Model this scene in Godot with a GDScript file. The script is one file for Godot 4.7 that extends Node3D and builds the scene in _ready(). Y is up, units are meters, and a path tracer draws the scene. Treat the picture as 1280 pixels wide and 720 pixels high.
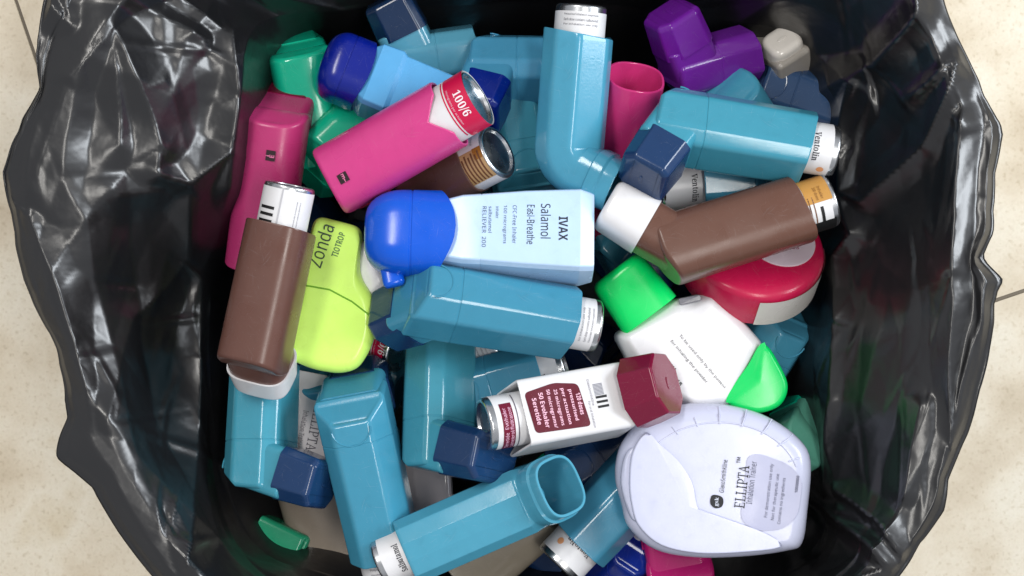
extends Node3D
# A black bin bag full of used inhalers, seen from straight above. Lengths in the builders are centimetres; U turns them into metres.
const U := 0.01
var mats := {}
var taken := {}
var rng := RandomNumberGenerator.new()
var smudge: NoiseTexture2D
var grain: NoiseTexture2D


func _ready() -> void:
	rng.seed = 71
	var cam := Camera3D.new()
	cam.name = "camera"
	cam.position = Vector3(0, 0.75, 0)
	cam.rotation_degrees = Vector3(-90, 0, 0)
	cam.fov = 18.18
	cam.near = 0.02
	cam.far = 20.0
	add_child(cam)
	var env := Environment.new()
	env.background_mode = Environment.BG_COLOR
	env.background_color = Color(0.55, 0.555, 0.57)
	env.tonemap_mode = Environment.TONE_MAPPER_LINEAR
	env.tonemap_exposure = 1.65
	env.sdfgi_enabled = true
	env.ssao_enabled = true
	env.ssil_enabled = true
	var we := WorldEnvironment.new()
	we.name = "environment"
	we.environment = env
	add_child(we)
	# ceiling light panels and the daylight from a window at the right, all out of the picture
	lamp("ceiling_light", Vector3(-0.8, 2.1, -1.0), Vector2(0.35, 1.2), 1.6, Color(1.0, 0.985, 0.96))
	lamp("ceiling_light", Vector3(0.55, 2.1, 0.35), Vector2(0.3, 1.2), 1.0, Color(1.0, 0.985, 0.96))
	lamp("window_light", Vector3(1.9, 1.15, -0.45), Vector2(0.8, 1.1), 2.5, Color(0.95, 0.975, 1.0))

	smudge = noise_map(0.012, 256, 4, 5, [0.0, 0.35, 0.7, 1.0], [Color(0.5, 0.5, 0.5), Color(0.78, 0.78, 0.78), Color(0.92, 0.92, 0.92), Color(1, 1, 1)])
	grain = noise_map(0.2, 256, 2, 9, [0.0, 1.0], [Color(0.35, 0.35, 0.35), Color(0.65, 0.65, 0.65)])
	build_floor()
	build_bag()
	build_pile()


func lamp(called: String, where: Vector3, size: Vector2, energy: float, color: Color) -> void:
	var l := AreaLight3D.new()
	l.name = numbered(called)
	l.area_size = size
	l.area_normalize_energy = true
	l.light_energy = energy
	l.light_color = color
	l.area_range = 8.0
	l.shadow_enabled = true
	l.look_at_from_position(where, Vector3(0, 0, 0), Vector3(0, 0, -1))
	add_child(l)


# ---------------------------------------------------------------- names, materials

func numbered(called: String) -> String:
	var n: int = taken.get(called, 0)
	taken[called] = n + 1
	return called if n == 0 else "%s_%03d" % [called, n]


func noise_map(freq: float, side: int, octaves: int, sd: int, offs: Array, cols: Array) -> NoiseTexture2D:
	var n := FastNoiseLite.new()
	n.noise_type = FastNoiseLite.TYPE_SIMPLEX_SMOOTH
	n.frequency = freq
	n.fractal_octaves = octaves
	n.seed = sd
	var t := NoiseTexture2D.new()
	t.width = side
	t.height = side
	t.seamless = true
	t.noise = n
	var g := Gradient.new()
	g.offsets = PackedFloat32Array(offs)
	g.colors = PackedColorArray(cols)
	t.color_ramp = g
	return t


func plastic(c: Color, rough := 0.3, gloss := 0.5) -> StandardMaterial3D:
	var key := "%s %.2f %.2f" % [c.to_html(), rough, gloss]
	if not mats.has(key):
		var m := StandardMaterial3D.new()
		m.albedo_color = c
		m.albedo_texture = smudge_light()
		m.roughness = rough
		m.roughness_texture = smudge
		m.metallic_specular = gloss
		m.uv1_triplanar = true
		m.uv1_scale = Vector3.ONE * 16.0
		m.heightmap_enabled = true
		m.heightmap_texture = grain
		m.heightmap_scale = 0.003
		m.detail_enabled = true
		m.detail_blend_mode = BaseMaterial3D.BLEND_MODE_MIX
		m.detail_albedo = scuffs()
		mats[key] = m
	return mats[key]


func smudge_light() -> NoiseTexture2D:
	if not mats.has("dust"):
		mats["dust"] = noise_map(0.03, 256, 5, 21, [0.0, 0.3, 1.0], [Color(0.955, 0.955, 0.955), Color(0.985, 0.985, 0.985), Color(1, 1, 1)])
	return mats["dust"]


func scuffs() -> ImageTexture:
	# hairline scratches, rubbed spots and specks of dust, mostly clear
	if not mats.has("scuffs"):
		var side := 1024
		var im := Image.create(side, side, false, Image.FORMAT_RGBA8)
		im.fill(Color(0.8, 0.8, 0.8, 0.0))
		var r := RandomNumberGenerator.new()
		r.seed = 404
		for k in 210:
			var p := Vector2(r.randf(), r.randf()) * side
			var way := Vector2.from_angle(r.randf() * TAU)
			var bow := r.randf_range(-0.004, 0.004)
			var strong := r.randf_range(0.06, 0.30)
			var light := Color(0.86, 0.87, 0.88) if r.randf() < 0.75 else Color(0.18, 0.17, 0.16)
			var n := int(r.randf_range(12, 130))
			for i in n:
				p += way
				way = way.rotated(bow)
				var c := light
				c.a = strong * sin(PI * i / n) * r.randf_range(0.4, 1.0)
				im.set_pixel(posmod(int(p.x), side), posmod(int(p.y), side), c)
		for k in 900:
			var c := Color(0.85, 0.83, 0.8) if r.randf() < 0.6 else Color(0.12, 0.11, 0.1)
			c.a = r.randf_range(0.1, 0.5)
			var p := Vector2i(r.randi() % side, r.randi() % side)
			im.set_pixel(p.x, p.y, c)
			if r.randf() < 0.4:
				im.set_pixel((p.x + 1) % side, p.y, c)
				im.set_pixel(p.x, (p.y + 1) % side, c)
		mats["scuffs"] = ImageTexture.create_from_image(im)
	return mats["scuffs"]


func ink(c: Color) -> StandardMaterial3D:
	var key := "ink " + c.to_html()
	if not mats.has(key):
		var m := StandardMaterial3D.new()
		m.albedo_color = c
		m.roughness = 0.55
		mats[key] = m
	return mats[key]


func metal() -> StandardMaterial3D:
	if not mats.has("metal"):
		var m := StandardMaterial3D.new()
		m.albedo_color = Color(0.80, 0.81, 0.82)
		m.metallic = 1.0
		m.roughness = 0.32
		m.roughness_texture = smudge
		m.uv1_triplanar = true
		m.uv1_scale = Vector3.ONE * 30.0
		mats["metal"] = m
	return mats["metal"]


func thing(called: String, label: String, category: String, group := "") -> Node3D:
	var o := Node3D.new()
	o.name = numbered(called)
	add_child(o)
	o.set_meta("label", label)
	o.set_meta("category", category)
	if group:
		o.set_meta("group", group)
	return o


func part(parent: Node3D, called: String, mesh: Mesh, m: Material) -> MeshInstance3D:
	var o := MeshInstance3D.new()
	o.name = called
	o.mesh = mesh
	o.material_override = m
	parent.add_child(o, true)
	return o


# ---------------------------------------------------------------- mesh building (faces wind counter-clockwise here; finish() turns them)

func blank() -> Dictionary:
	return {"v": PackedVector3Array(), "f": PackedInt32Array()}


func quad(m: Dictionary, a: int, b: int, c: int, d: int) -> void:
	m.f.append_array(PackedInt32Array([a, b, c, a, c, d]))


func loft(m: Dictionary, rings: Array) -> int:
	# rings wind counter-clockwise about the way they advance; returns the index of the first vertex
	var first: int = m.v.size()
	var n: int = rings[0].size()
	for r in rings:
		m.v.append_array(r)
	for i in rings.size() - 1:
		for j in n:
			var k := (j + 1) % n
			quad(m, first + i * n + j, first + i * n + k, first + (i + 1) * n + k, first + (i + 1) * n + j)
	return first


func strip_cap(m: Dictionary, first: int, n: int, forward: bool) -> void:
	# closes a ring that mirrors left to right, with facets that run across
	for j in n / 2:
		var a := first + j
		var b := first + j + 1
		var c := first + (n - j - 1) % n
		var d := first + (n - j) % n
		if forward:
			tri(m, a, b, c)
			tri(m, a, c, d)
		else:
			tri(m, a, c, b)
			tri(m, a, d, c)


func tri(m: Dictionary, a: int, b: int, c: int) -> void:
	if a != b and b != c and a != c:
		m.f.append_array(PackedInt32Array([a, b, c]))


func fan_cap(m: Dictionary, first: int, n: int, centre: Vector3, forward: bool) -> void:
	var at: int = m.v.size()
	m.v.append(centre)
	for j in n:
		var k := (j + 1) % n
		if forward:
			tri(m, first + j, first + k, at)
		else:
			tri(m, first + k, first + j, at)


func finish(m: Dictionary, crease := 38.0) -> ArrayMesh:
	var v: PackedVector3Array = m.v
	var f: PackedInt32Array = m.f
	var nf := f.size() / 3
	var fn := PackedVector3Array()
	var fu := PackedVector3Array()
	fn.resize(nf)
	fu.resize(nf)
	# weld by position
	var seen := {}
	var id := PackedInt32Array()
	id.resize(v.size())
	for i in v.size():
		var q := v[i].snapped(Vector3.ONE * 0.0005)
		if not seen.has(q):
			seen[q] = seen.size()
		id[i] = seen[q]
	var around := []
	around.resize(seen.size())
	for i in around.size():
		around[i] = PackedInt32Array()
	for i in nf:
		var a := v[f[i * 3]]
		var n := (v[f[i * 3 + 1]] - a).cross(v[f[i * 3 + 2]] - a)
		fn[i] = n
		fu[i] = n.normalized()
		for k in 3:
			around[id[f[i * 3 + k]]].append(i)
	var cosine := cos(deg_to_rad(crease))
	var st := SurfaceTool.new()
	st.begin(Mesh.PRIMITIVE_TRIANGLES)
	for i in nf:
		if fn[i].length_squared() < 1e-14:
			continue
		for k in [0, 2, 1]:
			var at := f[i * 3 + k]
			var sum := Vector3.ZERO
			for o in around[id[at]]:
				if fu[o].dot(fu[i]) > cosine:
					sum += fn[o]
			st.set_normal(sum.normalized() if sum.length_squared() > 1e-16 else fu[i])
			st.add_vertex(v[at] * U)
	st.index()
	return st.commit()


# ---------------------------------------------------------------- cross-sections in (x, z), from the middle of the front round by +x to the back and mirrored

func mirrored(half: PackedVector2Array) -> PackedVector2Array:
	var out := half.duplicate()
	for i in range(half.size() - 2, 0, -1):
		out.append(Vector2(-half[i].x, half[i].y))
	return out


func sec_round(w: float, d: float, power: float, n := 44) -> PackedVector2Array:
	var half := PackedVector2Array()
	for i in n / 2 + 1:
		var a := PI * i / (n / 2.0)
		half.append(Vector2(w / 2 * pow(absf(sin(a)), 2.0 / power) if i < n / 2 else 0.0, d / 2 * signf(cos(a)) * pow(absf(cos(a)), 2.0 / power)))
	return mirrored(half)


func sec_corners(d: float, corners: Array, radius: float, back := 0.0, seg := 4) -> PackedVector2Array:
	# corners of the right half, front to back, each rounded
	var half := PackedVector2Array([Vector2(0, d / 2)])
	var line := [Vector2(0, d / 2)] + corners + [Vector2(0, -d / 2 - back)]
	for i in range(1, line.size() - 1):
		var p: Vector2 = line[i]
		var a: Vector2 = (line[i - 1] - p).normalized()
		var b: Vector2 = (line[i + 1] - p).normalized()
		var turn := acos(clampf(a.dot(b), -1, 1))
		var t := radius / tan(turn / 2)
		var p0 := p + a * t
		var p1 := p + b * t
		for k in seg + 1:
			var s := float(k) / seg
			half.append(p0.lerp(p, s).lerp(p.lerp(p1, s), s))
	half.append(Vector2(0, -d / 2 - back))
	return mirrored(half)


func sec_facet(w: float, d: float, front: float, rear: float, radius := 0.3) -> PackedVector2Array:
	return sec_corners(d, [Vector2(w / 2 - front, d / 2), Vector2(w / 2, d / 2 - front), Vector2(w / 2, -d / 2 + rear), Vector2(w / 2 - rear * 0.9, -d / 2)], radius)


func sec_box(w: float, d: float, radius: float) -> PackedVector2Array:
	return sec_corners(d, [Vector2(w / 2, d / 2), Vector2(w / 2, -d / 2)], radius)


func inset(s: PackedVector2Array, by: float) -> PackedVector2Array:
	var out := PackedVector2Array()
	var n := s.size()
	for i in n:
		var a := (s[i] - s[(i + n - 1) % n]).normalized()
		var b := (s[(i + 1) % n] - s[i]).normalized()
		var t := (a + b).normalized()
		var normal := Vector2(t.y, -t.x)          # the curve turns from z to x: this points inward
		if normal.dot(s[i]) > 0:
			normal = -normal
		out.append(s[i] + normal * by)
	return out


func ring(s: PackedVector2Array, at: Vector3, ex: Vector3, ez: Vector3, k := 1.0) -> PackedVector3Array:
	var out := PackedVector3Array()
	for p in s:
		out.append(at + ex * p.x * k + ez * p.y * k)
	return out


func lathe(profile: Array, n := 40) -> Dictionary:
	# [radius, y] pairs from the bottom outside up and over
	var m := blank()
	var rings := []
	for p in profile:
		var r := PackedVector3Array()
		for j in n:
			var a := TAU * j / n
			r.append(Vector3(sin(a) * p[0], p[1], cos(a) * p[0]))
		rings.append(r)
	loft(m, rings)
	return m


# ---------------------------------------------------------------- lettering

func font(family: String, weight := 400) -> SystemFont:
	var key := "font %s %d" % [family, weight]
	if not mats.has(key):
		var s := SystemFont.new()
		s.font_names = PackedStringArray([family])
		s.font_weight = weight
		mats[key] = s
	return mats[key]


func letters(text: String, family := "Droid Sans", weight := 400) -> Dictionary:
	# outlines of a line of text: triangles in a plane, centred, one unit high from baseline to capital height
	var tm := TextMesh.new()
	tm.text = text
	tm.font = font(family, weight)
	tm.font_size = 24
	tm.pixel_size = 1.0
	tm.depth = 0.0
	tm.curve_step = 2.0
	var a := tm.surface_get_arrays(0)
	var v: PackedVector3Array = a[Mesh.ARRAY_VERTEX]
	var f: PackedInt32Array = a[Mesh.ARRAY_INDEX] if a[Mesh.ARRAY_INDEX] != null else PackedInt32Array(range(v.size()))
	var lo := Vector3.INF
	var hi := -Vector3.INF
	for p in v:
		lo = lo.min(p)
		hi = hi.max(p)
	return {"v": v, "f": f, "lo": lo, "hi": hi}


func lettering(parent: Node3D, text: String, height: float, width: float, m: Material, place: Callable, family := "Droid Sans", weight := 400, called := "lettering") -> MeshInstance3D:
	# place turns (along, up) in centimetres from the middle of the line into a point on the thing
	var t := letters(text, family, weight)
	var mid: Vector3 = (t.lo + t.hi) / 2
	var size: Vector3 = t.hi - t.lo
	var sx := (width / size.x) if width > 0 else height / size.y
	var sy := height / size.y
	var st := SurfaceTool.new()
	st.begin(Mesh.PRIMITIVE_TRIANGLES)
	for i in t.f.size() / 3:
		var q := []
		for k in 3:
			var p: Vector3 = t.v[t.f[i * 3 + k]] - mid
			q.append(place.call(p.x * sx, p.y * sy))
		var n: Vector3 = (q[2] - q[0]).cross(q[1] - q[0]).normalized()
		for p in q:
			st.set_normal(n)
			st.add_vertex(p * U)
	return part(parent, called, st.commit(), m)


func on_plane(at: Vector3, along: Vector3, up: Vector3) -> Callable:
	return func(x: float, y: float) -> Vector3: return at + along * x + up * y


func on_can(radius: float, y: float, angle: float, way: int) -> Callable:
	# way 1 or -1: the line runs round the can; 2 or -2: it runs along the can
	return func(a: float, b: float) -> Vector3:
		var round_by := a * way if absi(way) == 1 else b * signi(way)
		var up := b * way if absi(way) == 1 else -a * signi(way)
		var t := angle + round_by / radius
		return Vector3(sin(t) * radius, y + up, cos(t) * radius)


func patch_on_can(radius: float, y0: float, y1: float, a0: float, a1: float, seg := 14) -> ArrayMesh:
	var m := blank()
	for i in seg + 1:
		var a := lerpf(a0, a1, float(i) / seg)
		m.v.append(Vector3(sin(a) * radius, y0, cos(a) * radius))
		m.v.append(Vector3(sin(a) * radius, y1, cos(a) * radius))
		if i:
			quad(m, i * 2 - 2, i * 2, i * 2 + 1, i * 2 - 1)
	return finish(m)


func patch_flat(points: Array, at: Vector3, along: Vector3, up: Vector3) -> ArrayMesh:
	# a filled outline of (along, up) points, counter-clockwise
	var poly := PackedVector2Array(points)
	var idx := Geometry2D.triangulate_polygon(poly)
	var m := blank()
	for p in poly:
		m.v.append(at + along * p.x + up * p.y)
	var normal := along.cross(up)
	for i in idx.size() / 3:
		var a: Vector3 = m.v[idx[i * 3]]
		var n: Vector3 = (m.v[idx[i * 3 + 1]] - a).cross(m.v[idx[i * 3 + 2]] - a)
		if n.dot(normal) > 0:
			tri(m, idx[i * 3], idx[i * 3 + 1], idx[i * 3 + 2])
		else:
			tri(m, idx[i * 3], idx[i * 3 + 2], idx[i * 3 + 1])
	return finish(m)


func rounded(points: Array, radius: float, seg := 6) -> Array:
	var out := []
	var n := points.size()
	for i in n:
		var p: Vector2 = points[i]
		var a: Vector2 = points[(i + n - 1) % n] - p
		var b: Vector2 = points[(i + 1) % n] - p
		var t := minf(radius, minf(a.length(), b.length()) * 0.48)
		var p0 := p + a.normalized() * t
		var p1 := p + b.normalized() * t
		for k in seg + 1:
			var s := float(k) / seg
			out.append(p0.lerp(p, s).lerp(p.lerp(p1, s), s))
	return out


func smooth_loop(points: Array, seg := 6) -> Array:
	var out := []
	var n := points.size()
	for i in n:
		var a: Vector2 = points[(i + n - 1) % n]
		var b: Vector2 = points[i]
		var c: Vector2 = points[(i + 1) % n]
		var d: Vector2 = points[(i + 2) % n]
		for k in seg:
			out.append(b.cubic_interpolate(c, a, d, float(k) / seg))
	return out


# ---------------------------------------------------------------- devices

func stand(root: Node3D, p0: Vector3, p1: Vector3, roll: float) -> void:
	# y along the device from p0 to p1; z turned by roll from facing up, towards the right hand of the way
	var y := (p1 - p0).normalized()
	var up := (Vector3.UP - y * y.y).normalized()
	var side := y.cross(up)
	var a := deg_to_rad(roll)
	var z := up * cos(a) + side * sin(a)
	root.transform = Transform3D(Basis(y.cross(z), y, z), p0 * U)


func facing(root: Node3D) -> float:
	# the angle round the device's axis that looks straight up
	return atan2(root.basis.x.y, root.basis.z.y)


func shell(sec: PackedVector2Array, low: Callable, high: Callable, wall: float, deep: float, taper := 0.0, fillet := 0.22, seam := 0.0) -> Dictionary:
	# a tube of the given section, closed and rounded below, open above, hollow down to deep
	var m := blank()
	var rings := []
	var n := sec.size()
	var make := func(by: float, y_of: Callable, shift: float, k: float) -> PackedVector3Array:
		var s := inset(sec, by) if by > 0 else sec
		var r := PackedVector3Array()
		for i in n:
			r.append(Vector3(s[i].x * k, y_of.call(sec[i]) + shift, s[i].y * k))
		return r
	for s in 5:
		var a := s / 4.0 * PI / 2
		rings.append(make.call(fillet * (1 - sin(a)), low, fillet * (1 - cos(a)), 1.0))
	var k := 1.0 - taper
	var mid := func(p: Vector2) -> float: return (low.call(p) + high.call(p)) / 2
	if seam > 0.0:                                    # a fine moulded line round the boot
		var line := func(_p: Vector2) -> float: return seam
		for e in [[0.0, -0.04], [0.022, -0.015], [0.022, 0.015], [0.0, 0.04]]:
			rings.append(make.call(e[0], line, e[1], 1.0))
	else:
		rings.append(make.call(0.0, mid, 0.0, 1.0 - taper / 2))
	rings.append(make.call(0.0, high, -0.05, k))
	rings.append(make.call(0.03, high, 0.0, k))
	rings.append(make.call(wall - 0.03, high, 0.0, k))
	rings.append(make.call(wall, high, -0.05, k))
	rings.append(make.call(wall, high, -deep, k))
	var first := loft(m, rings)
	strip_cap(m, first, n, false)
	strip_cap(m, first + (rings.size() - 1) * n, n, true)
	return m


func spout(sec: PackedVector2Array, at: Vector3, along: Vector3, side: Vector3, length: float, open: bool, end_fillet := 0.12, flare := 0.0) -> Dictionary:
	# a stub of the given section that leaves at along; closed and rounded, or open and hollow
	var m := blank()
	var ez := side.cross(along)
	var rings := []
	var n := sec.size()
	rings.append(ring(sec, at, side, ez))
	var end := at + along * length
	var k := 1.0 + flare
	if open:
		rings.append(ring(sec, end - along * 0.05, side, ez, k))
		rings.append(ring(inset(sec, 0.03), end, side, ez, k))
		rings.append(ring(inset(sec, 0.11), end, side, ez, k))
		rings.append(ring(inset(sec, 0.14), end - along * 0.05, side, ez, k))
		rings.append(ring(inset(sec, 0.18), end - along * 1.7, side, ez, k))
	else:
		for s in 5:
			var a := s / 4.0 * PI / 2
			rings.append(ring(inset(sec, end_fillet * (1 - cos(a))), end - along * end_fillet * (1 - sin(a)), side, ez, k))
	var first := loft(m, rings)
	strip_cap(m, first + (rings.size() - 1) * n, n, true)
	strip_cap(m, first, n, false)
	return m


func bent_tube(points: Array, radius: float, n := 8) -> Dictionary:
	var m := blank()
	var rings := []
	for i in points.size():
		var a: Vector3 = points[maxi(i - 1, 0)]
		var b: Vector3 = points[mini(i + 1, points.size() - 1)]
		var t := (b - a).normalized()
		var u := t.cross(Vector3(0.31, 0.9, 0.29)).normalized()
		var w := t.cross(u)
		var r := PackedVector3Array()
		for j in n:
			var q := TAU * j / n
			r.append(points[i] + (u * cos(q) + w * sin(q)) * radius)
		rings.append(r)
	var first := loft(m, rings)
	fan_cap(m, first, n, points[0], false)
	fan_cap(m, first + (rings.size() - 1) * n, n, points[-1], true)
	return m


func section_of(o: Dictionary) -> PackedVector2Array:
	match o.get("style", "facet"):
		"round": return sec_round(o.w, o.d, 2.5)
		"oval": return sec_round(o.w, o.d, 3.0)
		"crown": return sec_corners(o.d, [Vector2(o.w * 0.14, o.d / 2), Vector2(o.w * 0.37, o.d / 2 - 0.17), Vector2(o.w * 0.5, o.d / 2 - 0.7), Vector2(o.w * 0.5, -o.d / 2 + 0.78), Vector2(o.w * 0.25, -o.d / 2)], 0.1)
		"box": return sec_box(o.w, o.d, 0.28)
	return sec_facet(o.w, o.d, o.get("front", 0.5), o.get("rear", 0.78), 0.42)


func inhaler(o: Dictionary) -> Node3D:
	var root := thing(o.get("name", "inhaler"), o.label, "inhaler", o.get("group", ""))
	stand(root, o.p0, o.p1, o.roll)
	var length: float = o.p0.distance_to(o.p1)
	var w: float = o.w
	var d: float = o.d
	var sec := section_of(o)
	var cut: float = o.get("cut", 0.55)
	var slant: float = o.get("slant", -0.12)
	var notch: float = o.get("notch", 0.0)
	var low := func(p: Vector2) -> float: return maxf(0.0, -p.y - d * 0.08) * cut
	var high := func(p: Vector2) -> float: return length + slant * p.y - notch * maxf(0.0, 1.0 - absf(p.x) / (w * 0.3)) * (1.0 if p.y < 0 else 0.0)
	var tint: Color = o.col
	tint = Color.from_hsv(tint.h + rng.randf_range(-0.008, 0.008), tint.s * rng.randf_range(0.92, 1.03), tint.v * rng.randf_range(0.94, 1.03))
	var mat := plastic(tint, o.get("rough", 0.16))
	if not o.has("cap"):
		elbow(root, o, dense(sec), high, length, mat)
		if o.has("can"):
			canister(root, o, length)
		return root
	part(root, "body", finish(shell(sec, low, high, 0.13, minf(3.0, length * 0.6), o.get("taper", 0.03), 0.22, 2.05 if o.get("style", "facet") == "facet" and length > 3.5 else 0.0)), mat)
	# mouthpiece
	var tip := deg_to_rad(o.get("dip", 17.0))
	var along := Vector3(0, -sin(tip), cos(tip))
	var c0 := Vector3(0, o.get("lift", 1.15), 0)
	var ms := sec_box(w * 0.92, o.get("mouth", 2.15), 0.42)
	if o.get("soft_cap", false):
		ms = sec_round(w * 0.92, o.get("mouth", 2.15), 3.4)
	if o.get("wide_cap", false):
		ms = sec_box(w * 0.8, 1.75, 0.4)
	var reach: float = d / 2 + o.get("reach", 0.5)
	if o.has("cap"):
		part(root, "mouthpiece", finish(spout(ms, c0, along, Vector3.RIGHT, reach, false)), mat)
		var cl: float = o.get("cap_length", 1.75)
		var cs := sec_corners(2.26, [Vector2(w * 0.31, 1.13), Vector2(w * 0.485, 0.6), Vector2(w * 0.485, -0.8), Vector2(w * 0.38, -1.13)], 0.22)
		if o.get("soft_cap", false):
			cs = sec_round(w * 0.98, o.get("mouth", 2.15) + 0.15, 3.4)
		if o.get("wide_cap", false):
			cs = sec_corners(2.6, [Vector2(w * 0.26, 1.3), Vector2(w * 0.53, 0.62), Vector2(w * 0.53, -0.62), Vector2(w * 0.26, -1.3)], 0.16)
		var cm := plastic(o.cap, 0.2)
		var cap := part(root, "mouthpiece_cap", finish(spout(cs, c0 + along * (reach - 0.34), along, Vector3.RIGHT, cl, false, o.get("cap_edge", 0.28), o.get("flare", -0.08))), cm)
		part(cap, "grip_dimple", finish(spout(sec_round(0.5, 0.16, 2.0, 16), c0 + along * (reach - 0.36 + cl), along, Vector3.RIGHT, 0.05, false, 0.02)), cm)
	# the raised thumb grip low on the back
	if o.get("style", "facet") == "facet" and o.get("grip", true):
		var arc := []
		for i in 15:
			var a := PI * i / 14.0
			arc.append(Vector3(cos(a) * w * 0.27, d * 0.42 * cut + 0.3 + sin(a) * 0.7, -d / 2 * lerpf(1.0, 0.99, float(i) / 14)))
		part(root, "grip_ridge", finish(bent_tube(arc, 0.035, 6)), mat)
	if o.has("can"):
		canister(root, o, length)
	if o.has("logo"):
		var f := facing(root)
		var lg: Vector3 = o.logo                     # across, along, turned
		var at := Vector3(lg.x, lg.y, 0) if false else Vector3(-lg.x, lg.y, -d / 2 - 0.012)
		var s := 0.2
		part(root, "logo_plate", patch_flat([Vector2(-s, -s * 1.1), Vector2(s, -s * 1.1), Vector2(s, s * 1.1), Vector2(-s, s * 1.1)], at, Vector3.LEFT, Vector3.UP), ink(Color(0.13, 0.03, 0.07)))
		lettering(root, "E", 0.2, 0.12, ink(Color(0.85, 0.45, 0.62)), on_plane(at + Vector3(0.06, 0.02, -0.012), Vector3.DOWN, Vector3.LEFT), "Droid Sans", 700)
		lettering(root, "i", 0.2, 0.05, ink(Color(0.85, 0.45, 0.62)), on_plane(at + Vector3(-0.1, 0.02, -0.012), Vector3.DOWN, Vector3.LEFT), "Droid Sans", 700)
	return root


func dense(s: PackedVector2Array) -> PackedVector2Array:
	var out := PackedVector2Array()
	for i in s.size():
		var a := s[i]
		var b := s[(i + 1) % s.size()]
		var n := maxi(1, int(ceil(a.distance_to(b) / 0.16)))
		for k in n:
			out.append(a.lerp(b, float(k) / n))
	return out


func part_way(a: PackedVector2Array, b: PackedVector2Array, k: float) -> PackedVector2Array:
	var out := a.duplicate()
	for i in a.size():
		out[i] = a[i].lerp(b[i], clampf(k * 1.6, 0, 1))
	return out


func elbow(root: Node3D, o: Dictionary, sec: PackedVector2Array, high: Callable, length: float, mat: Material) -> void:
	# an uncapped boot: one hollow tube that runs down the body, bends and ends in the open mouthpiece
	var turn := deg_to_rad(90.0 - o.get("dip", 17.0))
	var bend: float = o.get("bend", 1.3)
	var y0: float = o.get("lift", 1.5)
	var reach: float = o.get("reach", 1.3)
	var mouth := PackedVector2Array()                 # the body's section, rounded off towards the mouthpiece
	for p in sec:
		var v := p.normalized()
		var far := pow(pow(absf(v.x) / (o.w * 0.47), 3.0) + pow(absf(v.y) / (o.get("mouth", 2.3) / 2), 3.0), -1.0 / 3.0)
		mouth.append(v * far)
	var path := []                                    # [point, way, share of the mouth's section]
	for k in 4:
		path.append([Vector3(0, lerpf(length - 0.3, y0, k / 3.0), 0), Vector3.DOWN, 0.0])
	for k in range(1, 9):
		var a := turn * k / 8.0
		path.append([Vector3(0, y0 - bend * sin(a), bend - bend * cos(a)), Vector3(0, -cos(a), sin(a)), 0.0])
	var last: Vector3 = path[-1][0]
	var way: Vector3 = path[-1][1]
	path.append([last + way * reach * 0.3, way, 0.0])
	var at_end := func(s: PackedVector2Array, p: Vector3, w: Vector3, k := 1.0) -> PackedVector3Array: return ring(s, p, Vector3.LEFT, Vector3.LEFT.cross(w), k)
	var outer := []
	var inner := []
	var top := []
	for q in [[0.0, -0.05], [0.03, 0.0], [0.1, 0.0], [0.13, -0.05], [0.13, -1.5]]:
		var r := PackedVector3Array()
		for p in inset(sec, q[0]):
			r.append(Vector3(-p.x, high.call(p) + q[1], p.y))
		top.append(r)
	for q in path:
		outer.append(at_end.call(part_way(sec, mouth, outer.size() / 11.0 - 0.35), q[0], q[1]))
	for k in path.size():
		var q: Array = path[path.size() - 1 - k]
		if q[0].y < minf(3.6, length - 1.7):
			inner.append(at_end.call(inset(part_way(sec, mouth, (path.size() - 1 - k) / 11.0 - 0.35), 0.16), q[0], q[1]))
	var m := blank()
	var rings: Array = [top[3], top[2], top[1], top[0]] + outer
	var tip := last + way * reach
	# the collar stands a little proud of the mouthpiece
	rings.append(at_end.call(mouth, last + way * reach * 0.34, way, 1.05))
	rings.append(at_end.call(mouth, last + way * reach * 0.62, way, 1.05))
	rings.append(at_end.call(mouth, last + way * reach * 0.68, way, 0.98))
	rings.append(at_end.call(mouth, tip - way * 0.05, way, 0.96))
	rings.append(at_end.call(inset(mouth, 0.03), tip, way, 0.96))
	rings.append(at_end.call(inset(mouth, 0.13), tip, way, 0.96))
	rings.append(at_end.call(inset(mouth, 0.16), tip - way * 0.05, way, 0.96))
	rings.append_array(inner)
	var first := loft(m, rings)
	strip_cap(m, first + (rings.size() - 1) * sec.size(), sec.size(), true)
	var t2 := blank()
	loft(t2, [top[3], top[4]])
	var body := part(root, "body", finish(m), mat)
	part(body, "inner_wall", finish(t2), mat)
	part(body, "nozzle_block", finish(spout(sec_round(0.8, 0.8, 2.2, 20), last - way * 1.1, way, Vector3.LEFT, 0.75, false, 0.1)), mat)


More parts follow.
